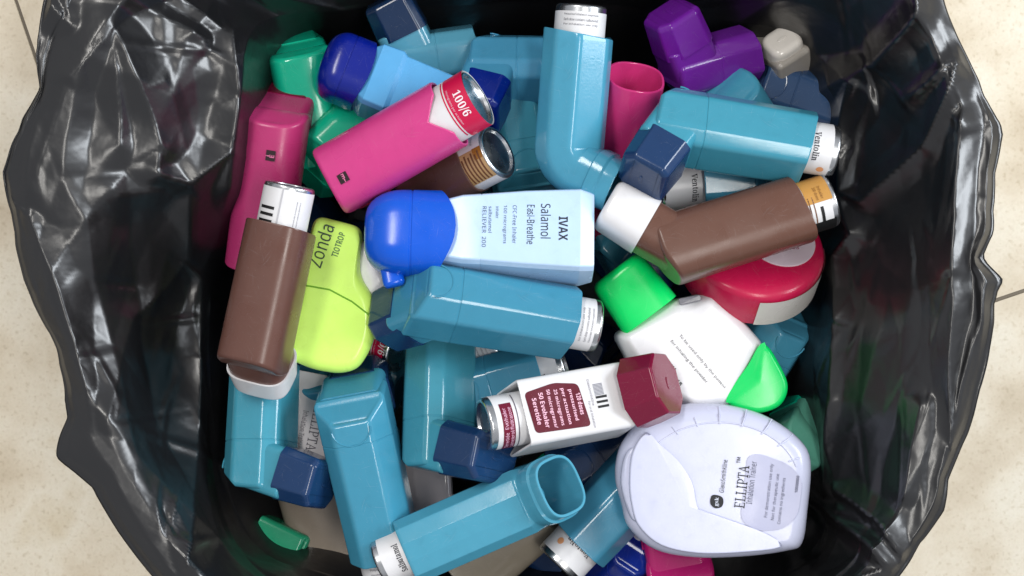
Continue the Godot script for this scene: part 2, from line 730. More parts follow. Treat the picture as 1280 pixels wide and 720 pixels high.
func canister(root: Node3D, o: Dictionary, length: float) -> void:
	var rc: float = o.get("rc", o.w * 0.385)
	var top: float = length + o.get("ext", 1.2)
	var can := part(root, "canister", finish(lathe([[0.3, length - 1.6], [rc, length - 1.6], [rc, top - 0.13], [rc - 0.02, top - 0.06], [rc - 0.07, top - 0.015], [rc - 0.13, top], [rc - 0.19, top - 0.02], [rc - 0.24, top - 0.14], [rc * 0.45, top - 0.22], [0.0, top - 0.24]])), metal())
	var lr := rc + 0.012
	var y0 := length - 1.3
	var y1: float = top - o.get("bare", 0.3)
	var white := plastic(Color(0.88, 0.88, 0.89), 0.42)
	part(can, "label", finish(lathe([[lr, y0], [lr, y1]])), white)
	var f: float = facing(root) + deg_to_rad(o.get("twist", 0.0))
	var pr := lr + 0.012
	var way: int = o.get("way", 1)
	var grey := ink(Color(0.38, 0.38, 0.42))
	match o.can:
		"lines":
			for k in 3:
				lettering(can, ["Pressurised inhalation suspension", "Each dose contains salbutamol", "For inhalation use only"][k], 0.11, 1.5, grey, on_can(pr, y1 - 0.14 - k * 0.2, f, way), "Droid Sans", 400)
		"word":
			lettering(can, o.get("text", "Ventolin"), 0.27, 1.25, ink(Color(0.10, 0.11, 0.16)), on_can(pr, length + o.get("text_at", 0.18), f, way), "Droid Serif", 700)
			if o.has("dot"):
				var dt := []
				for i in 18:
					dt.append([sin(TAU * i / 18.0) * 0.15, cos(TAU * i / 18.0) * 0.15])
				var m := blank()
				var da: float = f + deg_to_rad(o.dot)
				for q in dt:
					m.v.append(Vector3(sin(da + q[0] / pr) * pr, length + 0.5 + q[1], cos(da + q[0] / pr) * pr))
				fan_cap(m, 0, 18, Vector3(sin(da) * (pr + 0.003), length + 0.5, cos(da) * (pr + 0.003)), false)
				part(can, "orange_dot", finish(m), ink(Color(0.85, 0.60, 0.42)))
		"pink":
			part(can, "pink_band", patch_on_can(pr, length + 0.48, y1 + 0.06, f - 1.5, f + 1.5), plastic(Color(0.80, 0.05, 0.28), 0.4))
			lettering(can, "100/6", 0.44, 1.1, ink(Color(0.95, 0.90, 0.93)), on_can(pr + 0.012, length + 0.98, f, way), "Droid Serif", 700)
			lettering(can, "micrograms per actuation", 0.11, 1.6, ink(Color(0.9, 0.75, 0.82)), on_can(pr + 0.012, length + 0.6, f, way))
			part(can, "pink_line", patch_on_can(pr, length + 0.36, length + 0.42, f - 1.2, f + 1.2), plastic(Color(0.80, 0.05, 0.28), 0.4))
		"gold":
			part(can, "gold_panel", patch_on_can(pr, length + 0.05, y1 + 0.1, f - 1.4, f - 0.05), plastic(Color(0.76, 0.56, 0.28), 0.35))
			for k in 2:
				lettering(can, ["Inhaler", "200 doses"][k], 0.13, 0.6, ink(Color(0.45, 0.28, 0.1)), on_can(pr + 0.012, length + 0.75 - k * 0.2, f - 0.4, way))
			part(can, "black_band", patch_on_can(pr, length - 0.3, y1 + 0.1, f + 0.72, f + 1.5), ink(Color(0.03, 0.03, 0.035)))
			part(can, "black_bar", patch_on_can(pr, length + 0.55, length + 0.68, f + 0.12, f + 0.74), ink(Color(0.03, 0.03, 0.035)))
			part(can, "black_bar", patch_on_can(pr, length + 0.12, length + 0.17, f - 0.3, f + 0.74), ink(Color(0.35, 0.2, 0.1)))
			part(can, "black_bar", patch_on_can(pr, length + 0.3, length + 0.35, f - 0.3, f + 0.74), ink(Color(0.45, 0.3, 0.2)))
		"gold_lines":
			part(can, "gold_panel", patch_on_can(pr, length + 0.05, y1 + 0.02, f - 0.4, f + 0.85), plastic(Color(0.74, 0.60, 0.42), 0.35))
			part(can, "gold_corner", patch_on_can(pr + 0.006, y1 - 0.4, y1 + 0.02, f - 0.42, f + 0.0), plastic(Color(0.62, 0.42, 0.16), 0.35))
			for k in 6:
				part(can, "print_line", patch_on_can(pr + 0.012, y1 - 0.2 - k * 0.17, y1 - 0.12 - k * 0.17, f - 0.3 + 0.1 * (k % 2), f + 0.8), ink(Color(0.42, 0.27, 0.16)))
			lettering(can, "Clenil", 0.12, 0.42, grey, on_can(pr + 0.012, y1 - 0.4, f - 0.75, way))
		"bars":
			for k in 3:
				part(can, "black_bar", patch_on_can(pr, length + 0.12 + k * 0.27, length + 0.24 + k * 0.27, f - 1.0, f - 0.3), ink(Color(0.03, 0.03, 0.035)))
			part(can, "grey_line", patch_on_can(pr, length + 0.1, y1, f - 0.12, f - 0.06), ink(Color(0.7, 0.7, 0.72)))
			for k in 2:
				lettering(can, ["Beclometasone dipropionate", "pressurised inhalation solution"][k], 0.08, 1.0, grey, on_can(pr, length + 0.65, f + 0.55 + k * 0.14, 2))
		"maroon":
			part(can, "maroon_band", patch_on_can(pr, length + 0.28, length + 0.78, f - 1.35, f + 0.75), plastic(Color(0.42, 0.04, 0.17), 0.4))
			for k in 2:
				lettering(can, ["Seretide  Evohaler", "salmeterol/fluticasone"][k], 0.16, 1.9, ink(Color(0.9, 0.7, 0.8)), on_can(pr + 0.012, length + 0.64 - k * 0.22, f - 0.3, way))
			part(can, "grey_line", patch_on_can(pr, length + 0.1, length + 0.15, f - 1.4, f + 1.2), ink(Color(0.4, 0.38, 0.42)))


func easi(o: Dictionary) -> Node3D:
	# a breath-operated inhaler: a big domed cap at y = 0, a waisted body with a flat printed face on +z
	var root := thing(o.get("name", "breath_inhaler"), o.label, "inhaler", o.get("group", ""))
	stand(root, o.p0, o.p1, o.roll)
	var length: float = o.p0.distance_to(o.p1)
	var w: float = o.w
	var d: float = o.d
	var m := blank()
	var rings := []
	for q in o.rows:          # [y, width share, depth share]
		var s := sec_corners(d * q[2], [Vector2(w * q[1] / 2 - 0.12, d * q[2] / 2), Vector2(w * q[1] / 2, d * q[2] / 2 - 0.3), Vector2(w * q[1] / 2, -d * q[2] / 2)], 0.12)
		rings.append(ring(s, Vector3(0, q[0], 0), Vector3.RIGHT, Vector3.BACK))
	var n: int = rings[0].size()
	var first := loft(m, rings)
	strip_cap(m, first, n, false)
	strip_cap(m, first + (rings.size() - 1) * n, n, true)
	part(root, "body", finish(m, 30), plastic(o.col, 0.3))
	var c := blank()
	var cl: float = o.cap_length
	var cs := sec_round(w * 1.02, d * 1.04, 3.0)
	var cr := []
	for k in 9:
		var a := k / 8.0 * PI / 2
		cr.append([0.22 + 0.78 * pow(sin(a), 0.75), cl * 0.42 * (1 - cos(a))])
	for e in [[1.0, cl * 0.5], [0.985, cl * 0.505], [0.985, cl * 0.525], [1.0, cl * 0.53], [1.0, cl]]:
		cr.append(e)
	var crings := []
	for q in cr:
		var r := PackedVector3Array()
		for p in cs:
			var bulge: float = -o.get("bulge", 0.7) * pow(absf(p.x) / (w / 2), 2.0) if q[1] == cl else 0.0
			r.append(Vector3(p.x * q[0], q[1] + bulge, p.y * q[0]))
		crings.append(r)
	var cf := loft(c, crings)
	strip_cap(c, cf, cs.size(), false)
	strip_cap(c, cf + (crings.size() - 1) * cs.size(), cs.size(), true)
	var cap := part(root, "mouthpiece_cap", finish(c, 32), plastic(o.cap, 0.24))
	if o.get("tab", true):
		part(cap, "hinge_tab", finish(spout(sec_round(0.55, 0.9, 2.6, 24), Vector3(o.tab_side * w * 0.35, cl * 0.28, 0), Vector3(o.tab_side, 0.25, 0).normalized(), Vector3.BACK, 1.05, false, 0.2)), plastic(o.cap, 0.24))
	return root


func pillow(outline: Array, profile: Array, dome := 0.0) -> Dictionary:
	# outline of (x, z) points; profile of [inset, y] from the underside to the top
	var s := PackedVector2Array(outline)
	var area := 0.0
	for i in s.size():
		area += s[i].cross(s[(i + 1) % s.size()])
	if area > 0:
		s.reverse()
	var centre := Vector2.ZERO
	for p in s:
		centre += p / s.size()
	var m := blank()
	var rings := []
	for q in profile:
		var r := PackedVector3Array()
		var si := s
		if q[0] > 0.14:                              # wide insets shrink towards the middle, so that corners cannot cross
			si = PackedVector2Array()
			for p in s:
				si.append(p + (centre - p).normalized() * minf(q[0], p.distance_to(centre) * 0.9))
		elif q[0] > 0:
			si = inset(s, q[0])
		for p in si:
			r.append(Vector3(p.x, q[1], p.y))
		rings.append(r)
	var last: PackedVector3Array = rings[-1]
	var y: float = profile[-1][1]
	if dome > 0:
		for k in [0.8, 0.55, 0.3]:
			var r := PackedVector3Array()
			for p in last:
				r.append(Vector3(lerpf(centre.x, p.x, k), y + dome * (1 - k * k), lerpf(centre.y, p.z, k)))
			rings.append(r)
	var first := loft(m, rings)
	fan_cap(m, first, s.size(), Vector3(centre.x, profile[0][1], centre.y), false)
	fan_cap(m, first + (rings.size() - 1) * s.size(), s.size(), Vector3(centre.x, y + dome, centre.y), true)
	return m


func flat_points(points: Array, about: Vector3) -> Array:
	var out := []
	for p in points:
		out.append(Vector2(p.x - about.x, p.z - about.z))
	return out


func rim(thick: float, radius: float, under := 0.0) -> Array:
	var out := [[under + radius * 0.6, -thick], [under + radius * 0.2, -thick + radius * 0.2], [under, -thick + radius * 0.6]]
	for k in 6:
		var a := k / 5.0 * PI / 2
		out.append([radius * (1 - cos(a)), -radius + radius * sin(a)])
	return out


# ---------------------------------------------------------------- the floor and the bag

func build_floor() -> void:
	var floor_root := Node3D.new()
	floor_root.name = "floor"
	floor_root.set_meta("kind", "structure")
	floor_root.set_meta("label", "pale beige stone tile floor under the bag with thin joints")
	add_child(floor_root)
	var stone := StandardMaterial3D.new()
	stone.albedo_texture = noise_map(0.010, 512, 6, 3, [0.0, 0.35, 0.55, 0.75, 1.0], [Color(0.76, 0.70, 0.60), Color(0.84, 0.79, 0.70), Color(0.88, 0.84, 0.76), Color(0.90, 0.87, 0.80), Color(0.84, 0.79, 0.69)])
	stone.uv1_triplanar = true
	stone.uv1_world_triplanar = true
	stone.uv1_scale = Vector3.ONE * 2.3
	stone.roughness = 0.42
	stone.detail_enabled = true
	stone.detail_albedo = noise_map(0.2, 512, 3, 15, [0.0, 0.3, 0.5, 1.0], [Color(0.86, 0.84, 0.80), Color(0.97, 0.965, 0.955), Color(1, 1, 1), Color(0.95, 0.945, 0.93)])
	stone.detail_blend_mode = BaseMaterial3D.BLEND_MODE_MUL
	stone.heightmap_enabled = true
	stone.heightmap_texture = grain
	stone.heightmap_scale = 0.02
	var y := -30.0
	var u := Vector3(0.9468, 0, -0.3219)
	var v := Vector3(0.3219, 0, 0.9468)
	var corner := (u * Vector3(-28.93, -30, -16.80).dot(u)) + (v * Vector3(28.14, -30, 0.75).dot(v))
	var side := 60.0
	var outline := [Vector2(0.1, 0.1), Vector2(side - 0.1, 0.1), Vector2(side - 0.1, side - 0.1), Vector2(0.1, side - 0.1)]
	var tile := finish(pillow(outline, [[0.0, -1.0], [0.0, -0.06], [0.04, -0.015], [0.1, 0.0]]))
	for i in range(-2, 3):
		for j in range(-3, 3):
			var t := part(floor_root, "tile", tile, stone)
			t.transform = Transform3D(Basis(u, Vector3.UP, v), (corner + u * side * i + v * side * j + Vector3(0, y, 0)) * U)
	var joint := PlaneMesh.new()
	joint.size = Vector2(6, 6)
	var g := part(floor_root, "grout", joint, ink(Color(0.42, 0.38, 0.32)))
	g.position = Vector3(0, y - 0.12, 0) * U


func wave(x: float) -> float:
	# folded paper: straight slopes with sharp turns, -1 .. 1
	return absf(fposmod(x, 2.0) - 1.0) * 2.0 - 1.0


func loop_at(list: Array, t: float) -> Vector3:
	var n := list.size()
	var x := t * n
	var i := int(floor(x)) % n
	var f: float = x - floor(x)
	var a: Vector3 = list[(i + n - 1) % n]
	var b: Vector3 = list[i]
	var c: Vector3 = list[(i + 1) % n]
	var d: Vector3 = list[(i + 2) % n]
	return b.cubic_interpolate(c, a, d, f)


func crumple(sides: int, rows: int, size: Vector2, sd: int) -> PackedFloat32Array:
	# film between sharp creases: heights at scattered points, flat triangles between them (size: a facet along the rim and across it)
	var pick := RandomNumberGenerator.new()
	pick.seed = sd
	var lap := 120.0
	var deep := 16.0
	var nu := int(lap / size.x)
	var nv := int(deep / size.y)
	var at := PackedVector2Array()
	var high := PackedFloat32Array()
	var cells := {}
	for i in range(-2, nu + 3):
		for j in range(-1, nv + 2):
			var k := posmod(i, nu) * 1000 + j
			if not cells.has(k):
				cells[k] = [pick.randf(), pick.randf(), pick.randf_range(-1, 1)]
			var c: Array = cells[k]
			at.append(Vector2((i + c[0]) * lap / nu / size.x, (j + c[1]) * deep / nv / size.y))
			high.append(c[2])
	var out := PackedFloat32Array()
	out.resize(sides * rows)
	var du := lap / sides / size.x
	var dv := deep / (rows - 1) / size.y
	var t := Geometry2D.triangulate_delaunay(at)
	for q in t.size() / 3:
		var a := at[t[q * 3]]
		var b := at[t[q * 3 + 1]]
		var c := at[t[q * 3 + 2]]
		var den := (b.y - c.y) * (a.x - c.x) + (c.x - b.x) * (a.y - c.y)
		if absf(den) < 1e-9:
			continue
		var lo := a.min(b).min(c)
		var hi := a.max(b).max(c)
		for i in range(maxi(0, int(ceil(lo.x / du))), mini(sides - 1, int(hi.x / du)) + 1):
			for j in range(maxi(0, int(ceil(lo.y / dv))), mini(rows - 1, int(hi.y / dv)) + 1):
				var x := i * du
				var y := j * dv
				var wa := ((b.y - c.y) * (x - c.x) + (c.x - b.x) * (y - c.y)) / den
				var wb := ((c.y - a.y) * (x - c.x) + (a.x - c.x) * (y - c.y)) / den
				if wa < -1e-6 or wb < -1e-6 or wa + wb > 1.000001:
					continue
				out[i * rows + j] = wa * high[t[q * 3]] + wb * high[t[q * 3 + 1]] + (1 - wa - wb) * high[t[q * 3 + 2]]
	return out


func creases(sides: int, rows: int) -> PackedFloat32Array:
	# fine straight stretch lines across the film
	var pick := RandomNumberGenerator.new()
	pick.seed = 91
	var out := PackedFloat32Array()
	out.resize(sides * rows)
	var du := 120.0 / sides
	var dv := 16.0 / (rows - 1)
	for k in 130:
		var a := Vector2(pick.randf() * 120.0, pick.randf_range(2.0, 14.0))
		var turn := pick.randf_range(-0.5, 0.5) if pick.randf() < 0.6 else pick.randf_range(0.6, 2.5)
		var b := a + Vector2.from_angle(turn) * pick.randf_range(1.5, 7.0)
		var wide := pick.randf_range(0.22, 0.5)
		var high := pick.randf_range(0.04, 0.13) * (1.0 if pick.randf() < 0.7 else -1.0)
		var lo := a.min(b) - Vector2.ONE * wide
		var hi := a.max(b) + Vector2.ONE * wide
		for i in range(int(lo.x / du), int(hi.x / du) + 1):
			for j in range(maxi(0, int(lo.y / dv)), mini(rows - 1, int(hi.y / dv)) + 1):
				var p := Vector2(i * du, j * dv)
				var t := clampf((p - a).dot(b - a) / (b - a).length_squared(), 0, 1)
				var off := p.distance_to(a.lerp(b, t))
				if off < wide:
					var at := posmod(i, sides) * rows + j
					out[at] += high * (1.0 - off / wide) * sin(PI * clampf(t, 0.08, 0.92))
	return out


func build_bag() -> void:
	# stations round the opening, clockwise in the picture from the top left: where the film meets the pile, the crest of the rim, the widest bulge outside
	var inner := [Vector3(-10.05, -3, -11.79), Vector3(-6.67, -4, -12.15), Vector3(0.00, -4, -12.36), Vector3(7.37, -4, -11.94), Vector3(11.96, -3, -11.09), Vector3(13.78, -2.5, -8.61), Vector3(13.85, -2.5, -5.17), Vector3(13.43, -2.5, -1.03), Vector3(12.92, -2.5, 3.10), Vector3(13.16, -2.5, 7.23), Vector3(13.43, -2.5, 10.33), Vector3(11.09, -3, 12.55), Vector3(4.92, -4, 13.52), Vector3(-2.81, -4, 13.34), Vector3(-7.89, -2.2, 12.21), Vector3(-11.00, -2.8, 11.06), Vector3(-12.57, -2.5, 6.89), Vector3(-13.02, -2.5, 3.10), Vector3(-12.81, -2.5, -0.69), Vector3(-11.51, 0.6, -4.30), Vector3(-11.22, 1.2, -7.54), Vector3(-10.98, 0.6, -10.25)]
	var crest := [Vector3(-14.31, 5, -14.62), Vector3(-8.09, 5, -15.87), Vector3(0.00, 5, -16.33), Vector3(8.09, 5, -15.87), Vector3(14.00, 5, -13.69), Vector3(16.43, 4.6, -10.01), Vector3(18.06, 4.2, -5.98), Vector3(17.81, 4.2, -1.26), Vector3(17.29, 4, 2.84), Vector3(16.14, 3.8, 6.96), Vector3(14.12, 3.6, 10.95), Vector3(10.15, 3.6, 13.96), Vector3(3.81, 3.6, 15.55), Vector3(-3.17, 3.6, 15.55), Vector3(-9.20, 3.6, 13.96), Vector3(-12.89, 3.4, 10.98), Vector3(-15.48, 3.2, 7.34), Vector3(-16.98, 3.2, 3.83), Vector3(-18.21, 3.6, 0.63), Vector3(-19.01, 4.2, -3.78), Vector3(-18.22, 4.8, -7.80), Vector3(-16.92, 5, -11.51)]
	var outer := [Vector3(-15.62, 4.7, -16.56), Vector3(-8.75, 4.7, -18.43), Vector3(0.00, 4.7, -18.75), Vector3(8.75, 4.7, -18.12), Vector3(15.31, 4.7, -15.31), Vector3(17.50, 4.2, -10.45), Vector3(19.05, 3.9, -6.16), Vector3(18.93, 3.9, -0.95), Vector3(18.82, 3.6, 3.49), Vector3(17.34, 3.4, 7.64), Vector3(15.25, 3.2, 11.97), Vector3(10.85, 3.2, 15.64), Vector3(3.83, 3.2, 17.23), Vector3(-3.19, 3.2, 17.23), Vector3(-10.21, 3.2, 15.64), Vector3(-14.56, 3, 11.36), Vector3(-17.37, 2.9, 6.57), Vector3(-17.82, 2.9, 3.85), Vector3(-19.02, 3.2, 0.64), Vector3(-19.78, 3.9, -3.95), Vector3(-18.86, 4.5, -7.83), Vector3(-18.06, 4.7, -11.87)]
	# ridges of the film (two ends in order, how high, how wide) and the slack between them
	var folds := [
		[Vector3(-15.83, 0, -10.17), Vector3(-17.40, 0, -8.17), 0.75, 1.7], [Vector3(-17.40, 0, -8.17), Vector3(-19.00, 0, -3.83), 0.6, 1.9], [Vector3(-15.83, 0, -10.17), Vector3(-15.60, 0, -5.67), 0.55, 1.2],
		[Vector3(-15.73, 0, -10.07), Vector3(-15.00, 0, -8.00), 0.7, 1.5], [Vector3(-15.00, 0, -8.00), Vector3(-14.20, 0, -5.67), 0.7, 1.5], [Vector3(-14.20, 0, -5.67), Vector3(-14.27, 0, -4.53), 0.6, 1.0], [Vector3(-14.27, 0, -4.53), Vector3(-13.13, 0, -4.20), 0.8, 1.1], [Vector3(-13.13, 0, -4.20), Vector3(-11.67, 0, -5.53), 0.8, 1.3],
		[Vector3(-13.13, 0, -4.13), Vector3(-15.67, 0, -3.67), 0.4, 1.2], [Vector3(-11.80, 0, -10.67), Vector3(-11.40, 0, -8.00), 0.8, 1.4], [Vector3(-11.40, 0, -8.00), Vector3(-11.73, 0, -4.17), 0.7, 1.2],
		[Vector3(-20.17, 0, -3.80), Vector3(-19.13, 0, -2.80), 0.5, 0.9], [Vector3(-19.13, 0, -2.80), Vector3(-18.13, 0, 0.17), 0.6, 1.0], [Vector3(-18.13, 0, 0.17), Vector3(-17.13, 0, 4.00), 0.6, 1.2], [Vector3(-17.13, 0, 4.00), Vector3(-16.73, 0, 5.83), 0.5, 1.2], [Vector3(-19.60, 0, -8.00), Vector3(-20.13, 0, -3.80), 0.4, 0.9],
		[Vector3(-13.13, 0, -4.07), Vector3(-13.73, 0, -1.17), 0.5, 1.2], [Vector3(-13.73, 0, -1.17), Vector3(-15.60, 0, 1.33), 0.45, 1.4], [Vector3(-15.60, 0, 1.33), Vector3(-16.33, 0, 5.33), 0.5, 1.6], [Vector3(-13.93, 0, -1.00), Vector3(-13.47, 0, -0.27), 0.5, 0.7], [Vector3(-13.47, 0, -0.27), Vector3(-13.50, 0, 3.00), 0.5, 0.8], [Vector3(-13.50, 0, 3.00), Vector3(-13.40, 0, 7.33), 0.6, 0.8], [Vector3(-13.40, 0, 7.33), Vector3(-13.07, 0, 11.00), 0.6, 0.9],
		[Vector3(-16.73, 0, 5.83), Vector3(-15.60, 0, 8.33), 0.5, 1.3], [Vector3(-15.60, 0, 8.33), Vector3(-13.73, 0, 11.33), 0.5, 1.3], [Vector3(-16.33, 0, -12.00), Vector3(-12.60, 0, -10.07), 0.5, 1.2], [Vector3(-13.83, 0, -12.00), Vector3(-11.40, 0, -10.07), 0.6, 0.9], [Vector3(-18.83, 0, -11.73), Vector3(-17.27, 0, -10.27), 0.6, 1.0], [Vector3(-17.27, 0, -10.27), Vector3(-17.40, 0, -12.67), 0.5, 1.0],
		[Vector3(15.93, 0, -12.67), Vector3(16.07, 0, -11.00), 0.7, 1.0], [Vector3(16.07, 0, -11.00), Vector3(14.93, 0, -9.27), 0.7, 1.1], [Vector3(14.93, 0, -9.27), Vector3(12.83, 0, -8.27), 0.6, 1.2], [Vector3(14.40, 0, -8.87), Vector3(14.17, 0, -6.67), 0.6, 0.8], [Vector3(14.17, 0, -6.67), Vector3(14.17, 0, -4.13), 0.6, 0.8], [Vector3(14.17, 0, -4.13), Vector3(14.80, 0, -3.67), 0.6, 0.8],
		[Vector3(14.80, 0, -3.67), Vector3(16.50, 0, -5.67), 0.55, 0.9], [Vector3(16.50, 0, -5.67), Vector3(17.67, 0, -8.93), 0.6, 1.0], [Vector3(17.50, 0, -9.17), Vector3(16.07, 0, -7.73), 0.4, 0.6], [Vector3(17.77, 0, -6.60), Vector3(17.53, 0, -0.67), 0.7, 1.0], [Vector3(17.53, 0, -0.67), Vector3(17.37, 0, 2.67), 0.6, 1.0], [Vector3(17.37, 0, 2.67), Vector3(17.53, 0, 6.27), 0.6, 1.0],
		[Vector3(18.07, 0, -10.60), Vector3(19.13, 0, -7.93), 0.6, 0.9], [Vector3(19.13, 0, -7.93), Vector3(18.87, 0, -3.67), 0.6, 0.9], [Vector3(18.87, 0, -3.67), Vector3(18.53, 0, 1.33), 0.6, 0.9], [Vector3(18.53, 0, 1.33), Vector3(17.47, 0, 6.17), 0.6, 0.9], [Vector3(14.07, 0, -4.00), Vector3(14.53, 0, -2.27), 0.6, 0.9], [Vector3(14.53, 0, -2.27), Vector3(13.93, 0, -1.40), 0.6, 0.8], [Vector3(13.93, 0, -1.40), Vector3(13.93, 0, 1.33), 0.6, 0.9], [Vector3(13.87, 0, 1.33), Vector3(13.73, 0, 4.67), 0.5, 0.9], [Vector3(13.73, 0, 4.67), Vector3(13.47, 0, 9.33), 0.6, 0.9],
		[Vector3(16.27, 0, 4.67), Vector3(15.60, 0, 8.17), 0.4, 0.7], [Vector3(17.33, 0, 6.27), Vector3(16.33, 0, 10.00), 0.5, 1.0], [Vector3(13.47, 0, 9.33), Vector3(15.07, 0, 11.07), 0.8, 0.9], [Vector3(13.93, 0, 8.40), Vector3(16.00, 0, 11.00), 0.6, 0.8], [Vector3(12.33, 0, 11.00), Vector3(14.00, 0, 9.33), 0.6, 0.9], [Vector3(12.67, 0, 12.00), Vector3(14.83, 0, 11.33), 0.6, 0.8]]
	var snags := [[Vector3(-17.28, 3, 6.59), 0.9, 1.5], [Vector3(18.68, 4, -1.20), -0.5, 1.0], [Vector3(19.00, 4, -0.38), 0.5, 1.0], [Vector3(19.09, 4, -6.12), 0.5, 1.6], [Vector3(-19.69, 4, -4.58), 0.4, 1.6], [Vector3(-18.81, 4, -7.83), -0.4, 1.2], [Vector3(16.96, 3, 8.96), 0.4, 1.4]]
	var sides := 620
	var rows := 132
	var noise := FastNoiseLite.new()
	noise.seed = 5
	noise.frequency = 0.07
	noise.fractal_octaves = 2
	var pts := PackedVector3Array()
	pts.resize(sides * rows)
	var coarse := crumple(sides, rows, Vector2(6.0, 2.5), 17)
	var fine := crumple(sides, rows, Vector2(1.9, 1.1), 12)
	var lines := creases(sides, rows)
	var middle := Vector3(0, -12.5, 0)
	for i in sides:
		var t := float(i) / sides
		var a := loop_at(inner, t)
		var b := loop_at(crest, t)
		var c := loop_at(outer, t)
		var out := Vector3(b.x - a.x, 0, b.z - a.z).normalized()
		var base := Vector3(c.x * 0.9, -29.6, c.z * 0.9)
		var under := a * 0.72 + middle * 0.28
		under.y = -12.0
		var b1 := b + (b - c).normalized() * 0.2
		for j in rows:
			var s := float(j) / (rows - 1)
			var p: Vector3
			var amount := 1.0
			if s < 0.14:                      # the bottom under the pile and up beside it
				var q := s / 0.14
				p = middle.lerp(under, minf(q * 1.4, 1.0)) if q < 0.7143 else under.lerp(a, (q - 0.7143) / 0.2857)
				amount = q * 0.6
			elif s < 0.70:                    # up the inside to the crest
				var q := (s - 0.14) / 0.56
				p = a.lerp(b, q)
				p.y = lerpf(a.y, b.y, 0.35 * q + 0.65 * q * q * (3 - 2 * q)) + sin(q * PI) * (0.6 + 0.9 * noise.get_noise_2d(i * 0.02 * 12, 40))
			elif s < 0.82:                    # over the crest to the bulge
				var q := (s - 0.70) / 0.12
				p = b.bezier_interpolate(b + out * 0.25, c + (b - c) * 0.3, c, q)
				amount = 1.0 - 0.3 * q
			else:
				var q := (s - 0.82) / 0.18
				p = c.lerp(base, q)
				p += out * sin(q * PI) * -1.5
				amount = 0.7
			# crumple
			var x := p.x
			var z := p.z
			var h := coarse[i * rows + j] * 0.6 + fine[i * rows + j] * 0.08 + lines[i * rows + j]
			var r := 0.0
			for fo in folds:
				var fa: Vector3 = fo[0]
				var fb: Vector3 = fo[1]
				if x < minf(fa.x, fb.x) - 2.0 or x > maxf(fa.x, fb.x) + 2.0 or z < minf(fa.z, fb.z) - 2.0 or z > maxf(fa.z, fb.z) + 2.0:
					continue
				var dx := fb.x - fa.x
				var dz := fb.z - fa.z
				var along := ((x - fa.x) * dx + (z - fa.z) * dz) / (dx * dx + dz * dz)
				var al := clampf(along, 0.0, 1.0)
				var off := sqrt(pow(x - fa.x - dx * al, 2) + pow(z - fa.z - dz * al, 2))
				var wide: float = fo[3] * (0.85 if fa.x > 0.0 else 1.0)
				if off < wide:
					var k: float = 1.0 - off / wide
					r = maxf(r, fo[2] * (1.15 if fa.x > 0.0 else 1.0) * k * (0.5 + 0.5 * k))
			if s > 0.80:
				r = 0.0
			p += (Vector3.UP * 0.8 - out * 0.45) * ((h * amount) + r * minf(1.0, amount * 1.2))
			if s < 0.14:
				p.y = minf(p.y, a.y)
			if s > 0.62:                        # the rim is ragged
				var edge := minf(1.0, (s - 0.62) / 0.2) * minf(1.0, (1.0 - s) / 0.08)
				p += out * (coarse[i * rows + 80] * 0.30 + fine[i * rows + 96] * 0.16) * edge
				for sn in snags:
					var near: float = 1.0 - Vector2(p.x - sn[0].x, p.z - sn[0].z).length() / sn[2]
					if near > 0.0:
						p += out * sn[1] * near * edge
			pts[i * rows + j] = p
	# build the sheet with smooth normals from its neighbours
	var st := SurfaceTool.new()
	st.begin(Mesh.PRIMITIVE_TRIANGLES)
	for i in sides:
		for j in rows:
			var l := pts[((i + sides - 1) % sides) * rows + j]
			var r := pts[((i + 1) % sides) * rows + j]
			var d := pts[i * rows + maxi(j - 1, 0)]
			var u := pts[i * rows + mini(j + 1, rows - 1)]
			st.set_normal((r - l).cross(u - d).normalized())
			st.add_vertex(pts[i * rows + j] * U)
	for i in sides:
		var k := (i + 1) % sides
		for j in rows - 1:
			for q in [i * rows + j, k * rows + j + 1, k * rows + j, i * rows + j, i * rows + j + 1, k * rows + j + 1]:
				st.add_index(q)
	var film := StandardMaterial3D.new()
	film.albedo_color = Color(0.085, 0.086, 0.094)
	film.roughness = 0.31
	film.metallic_specular = 0.66
	film.uv1_triplanar = true
	film.uv1_scale = Vector3.ONE * 9.0
	film.heightmap_enabled = true
	film.heightmap_texture = noise_map(0.02, 512, 3, 33, [0.0, 1.0], [Color(0, 0, 0), Color(1, 1, 1)])
	film.heightmap_scale = 0.02
	var bag := MeshInstance3D.new()
	bag.name = numbered("bin_bag")
	bag.mesh = st.commit()
	bag.material_override = film
	bag.set_meta("label", "large open black plastic bin bag with creased shiny sides holding all the inhalers")
	bag.set_meta("category", "bin bag")
	add_child(bag)


# ---------------------------------------------------------------- the pile

const BLUE := Color(0.25, 0.57, 0.68)
const SKY := Color(0.34, 0.63, 0.83)
const NAVY := Color(0.09, 0.21, 0.37)
const ROYAL := Color(0.01, 0.33, 0.80)
const PINK := Color(0.84, 0.22, 0.50)
const BROWN := Color(0.39, 0.265, 0.22)
const WHITE := Color(0.88, 0.88, 0.89)
const TEAL := Color(0.04, 0.70, 0.56)


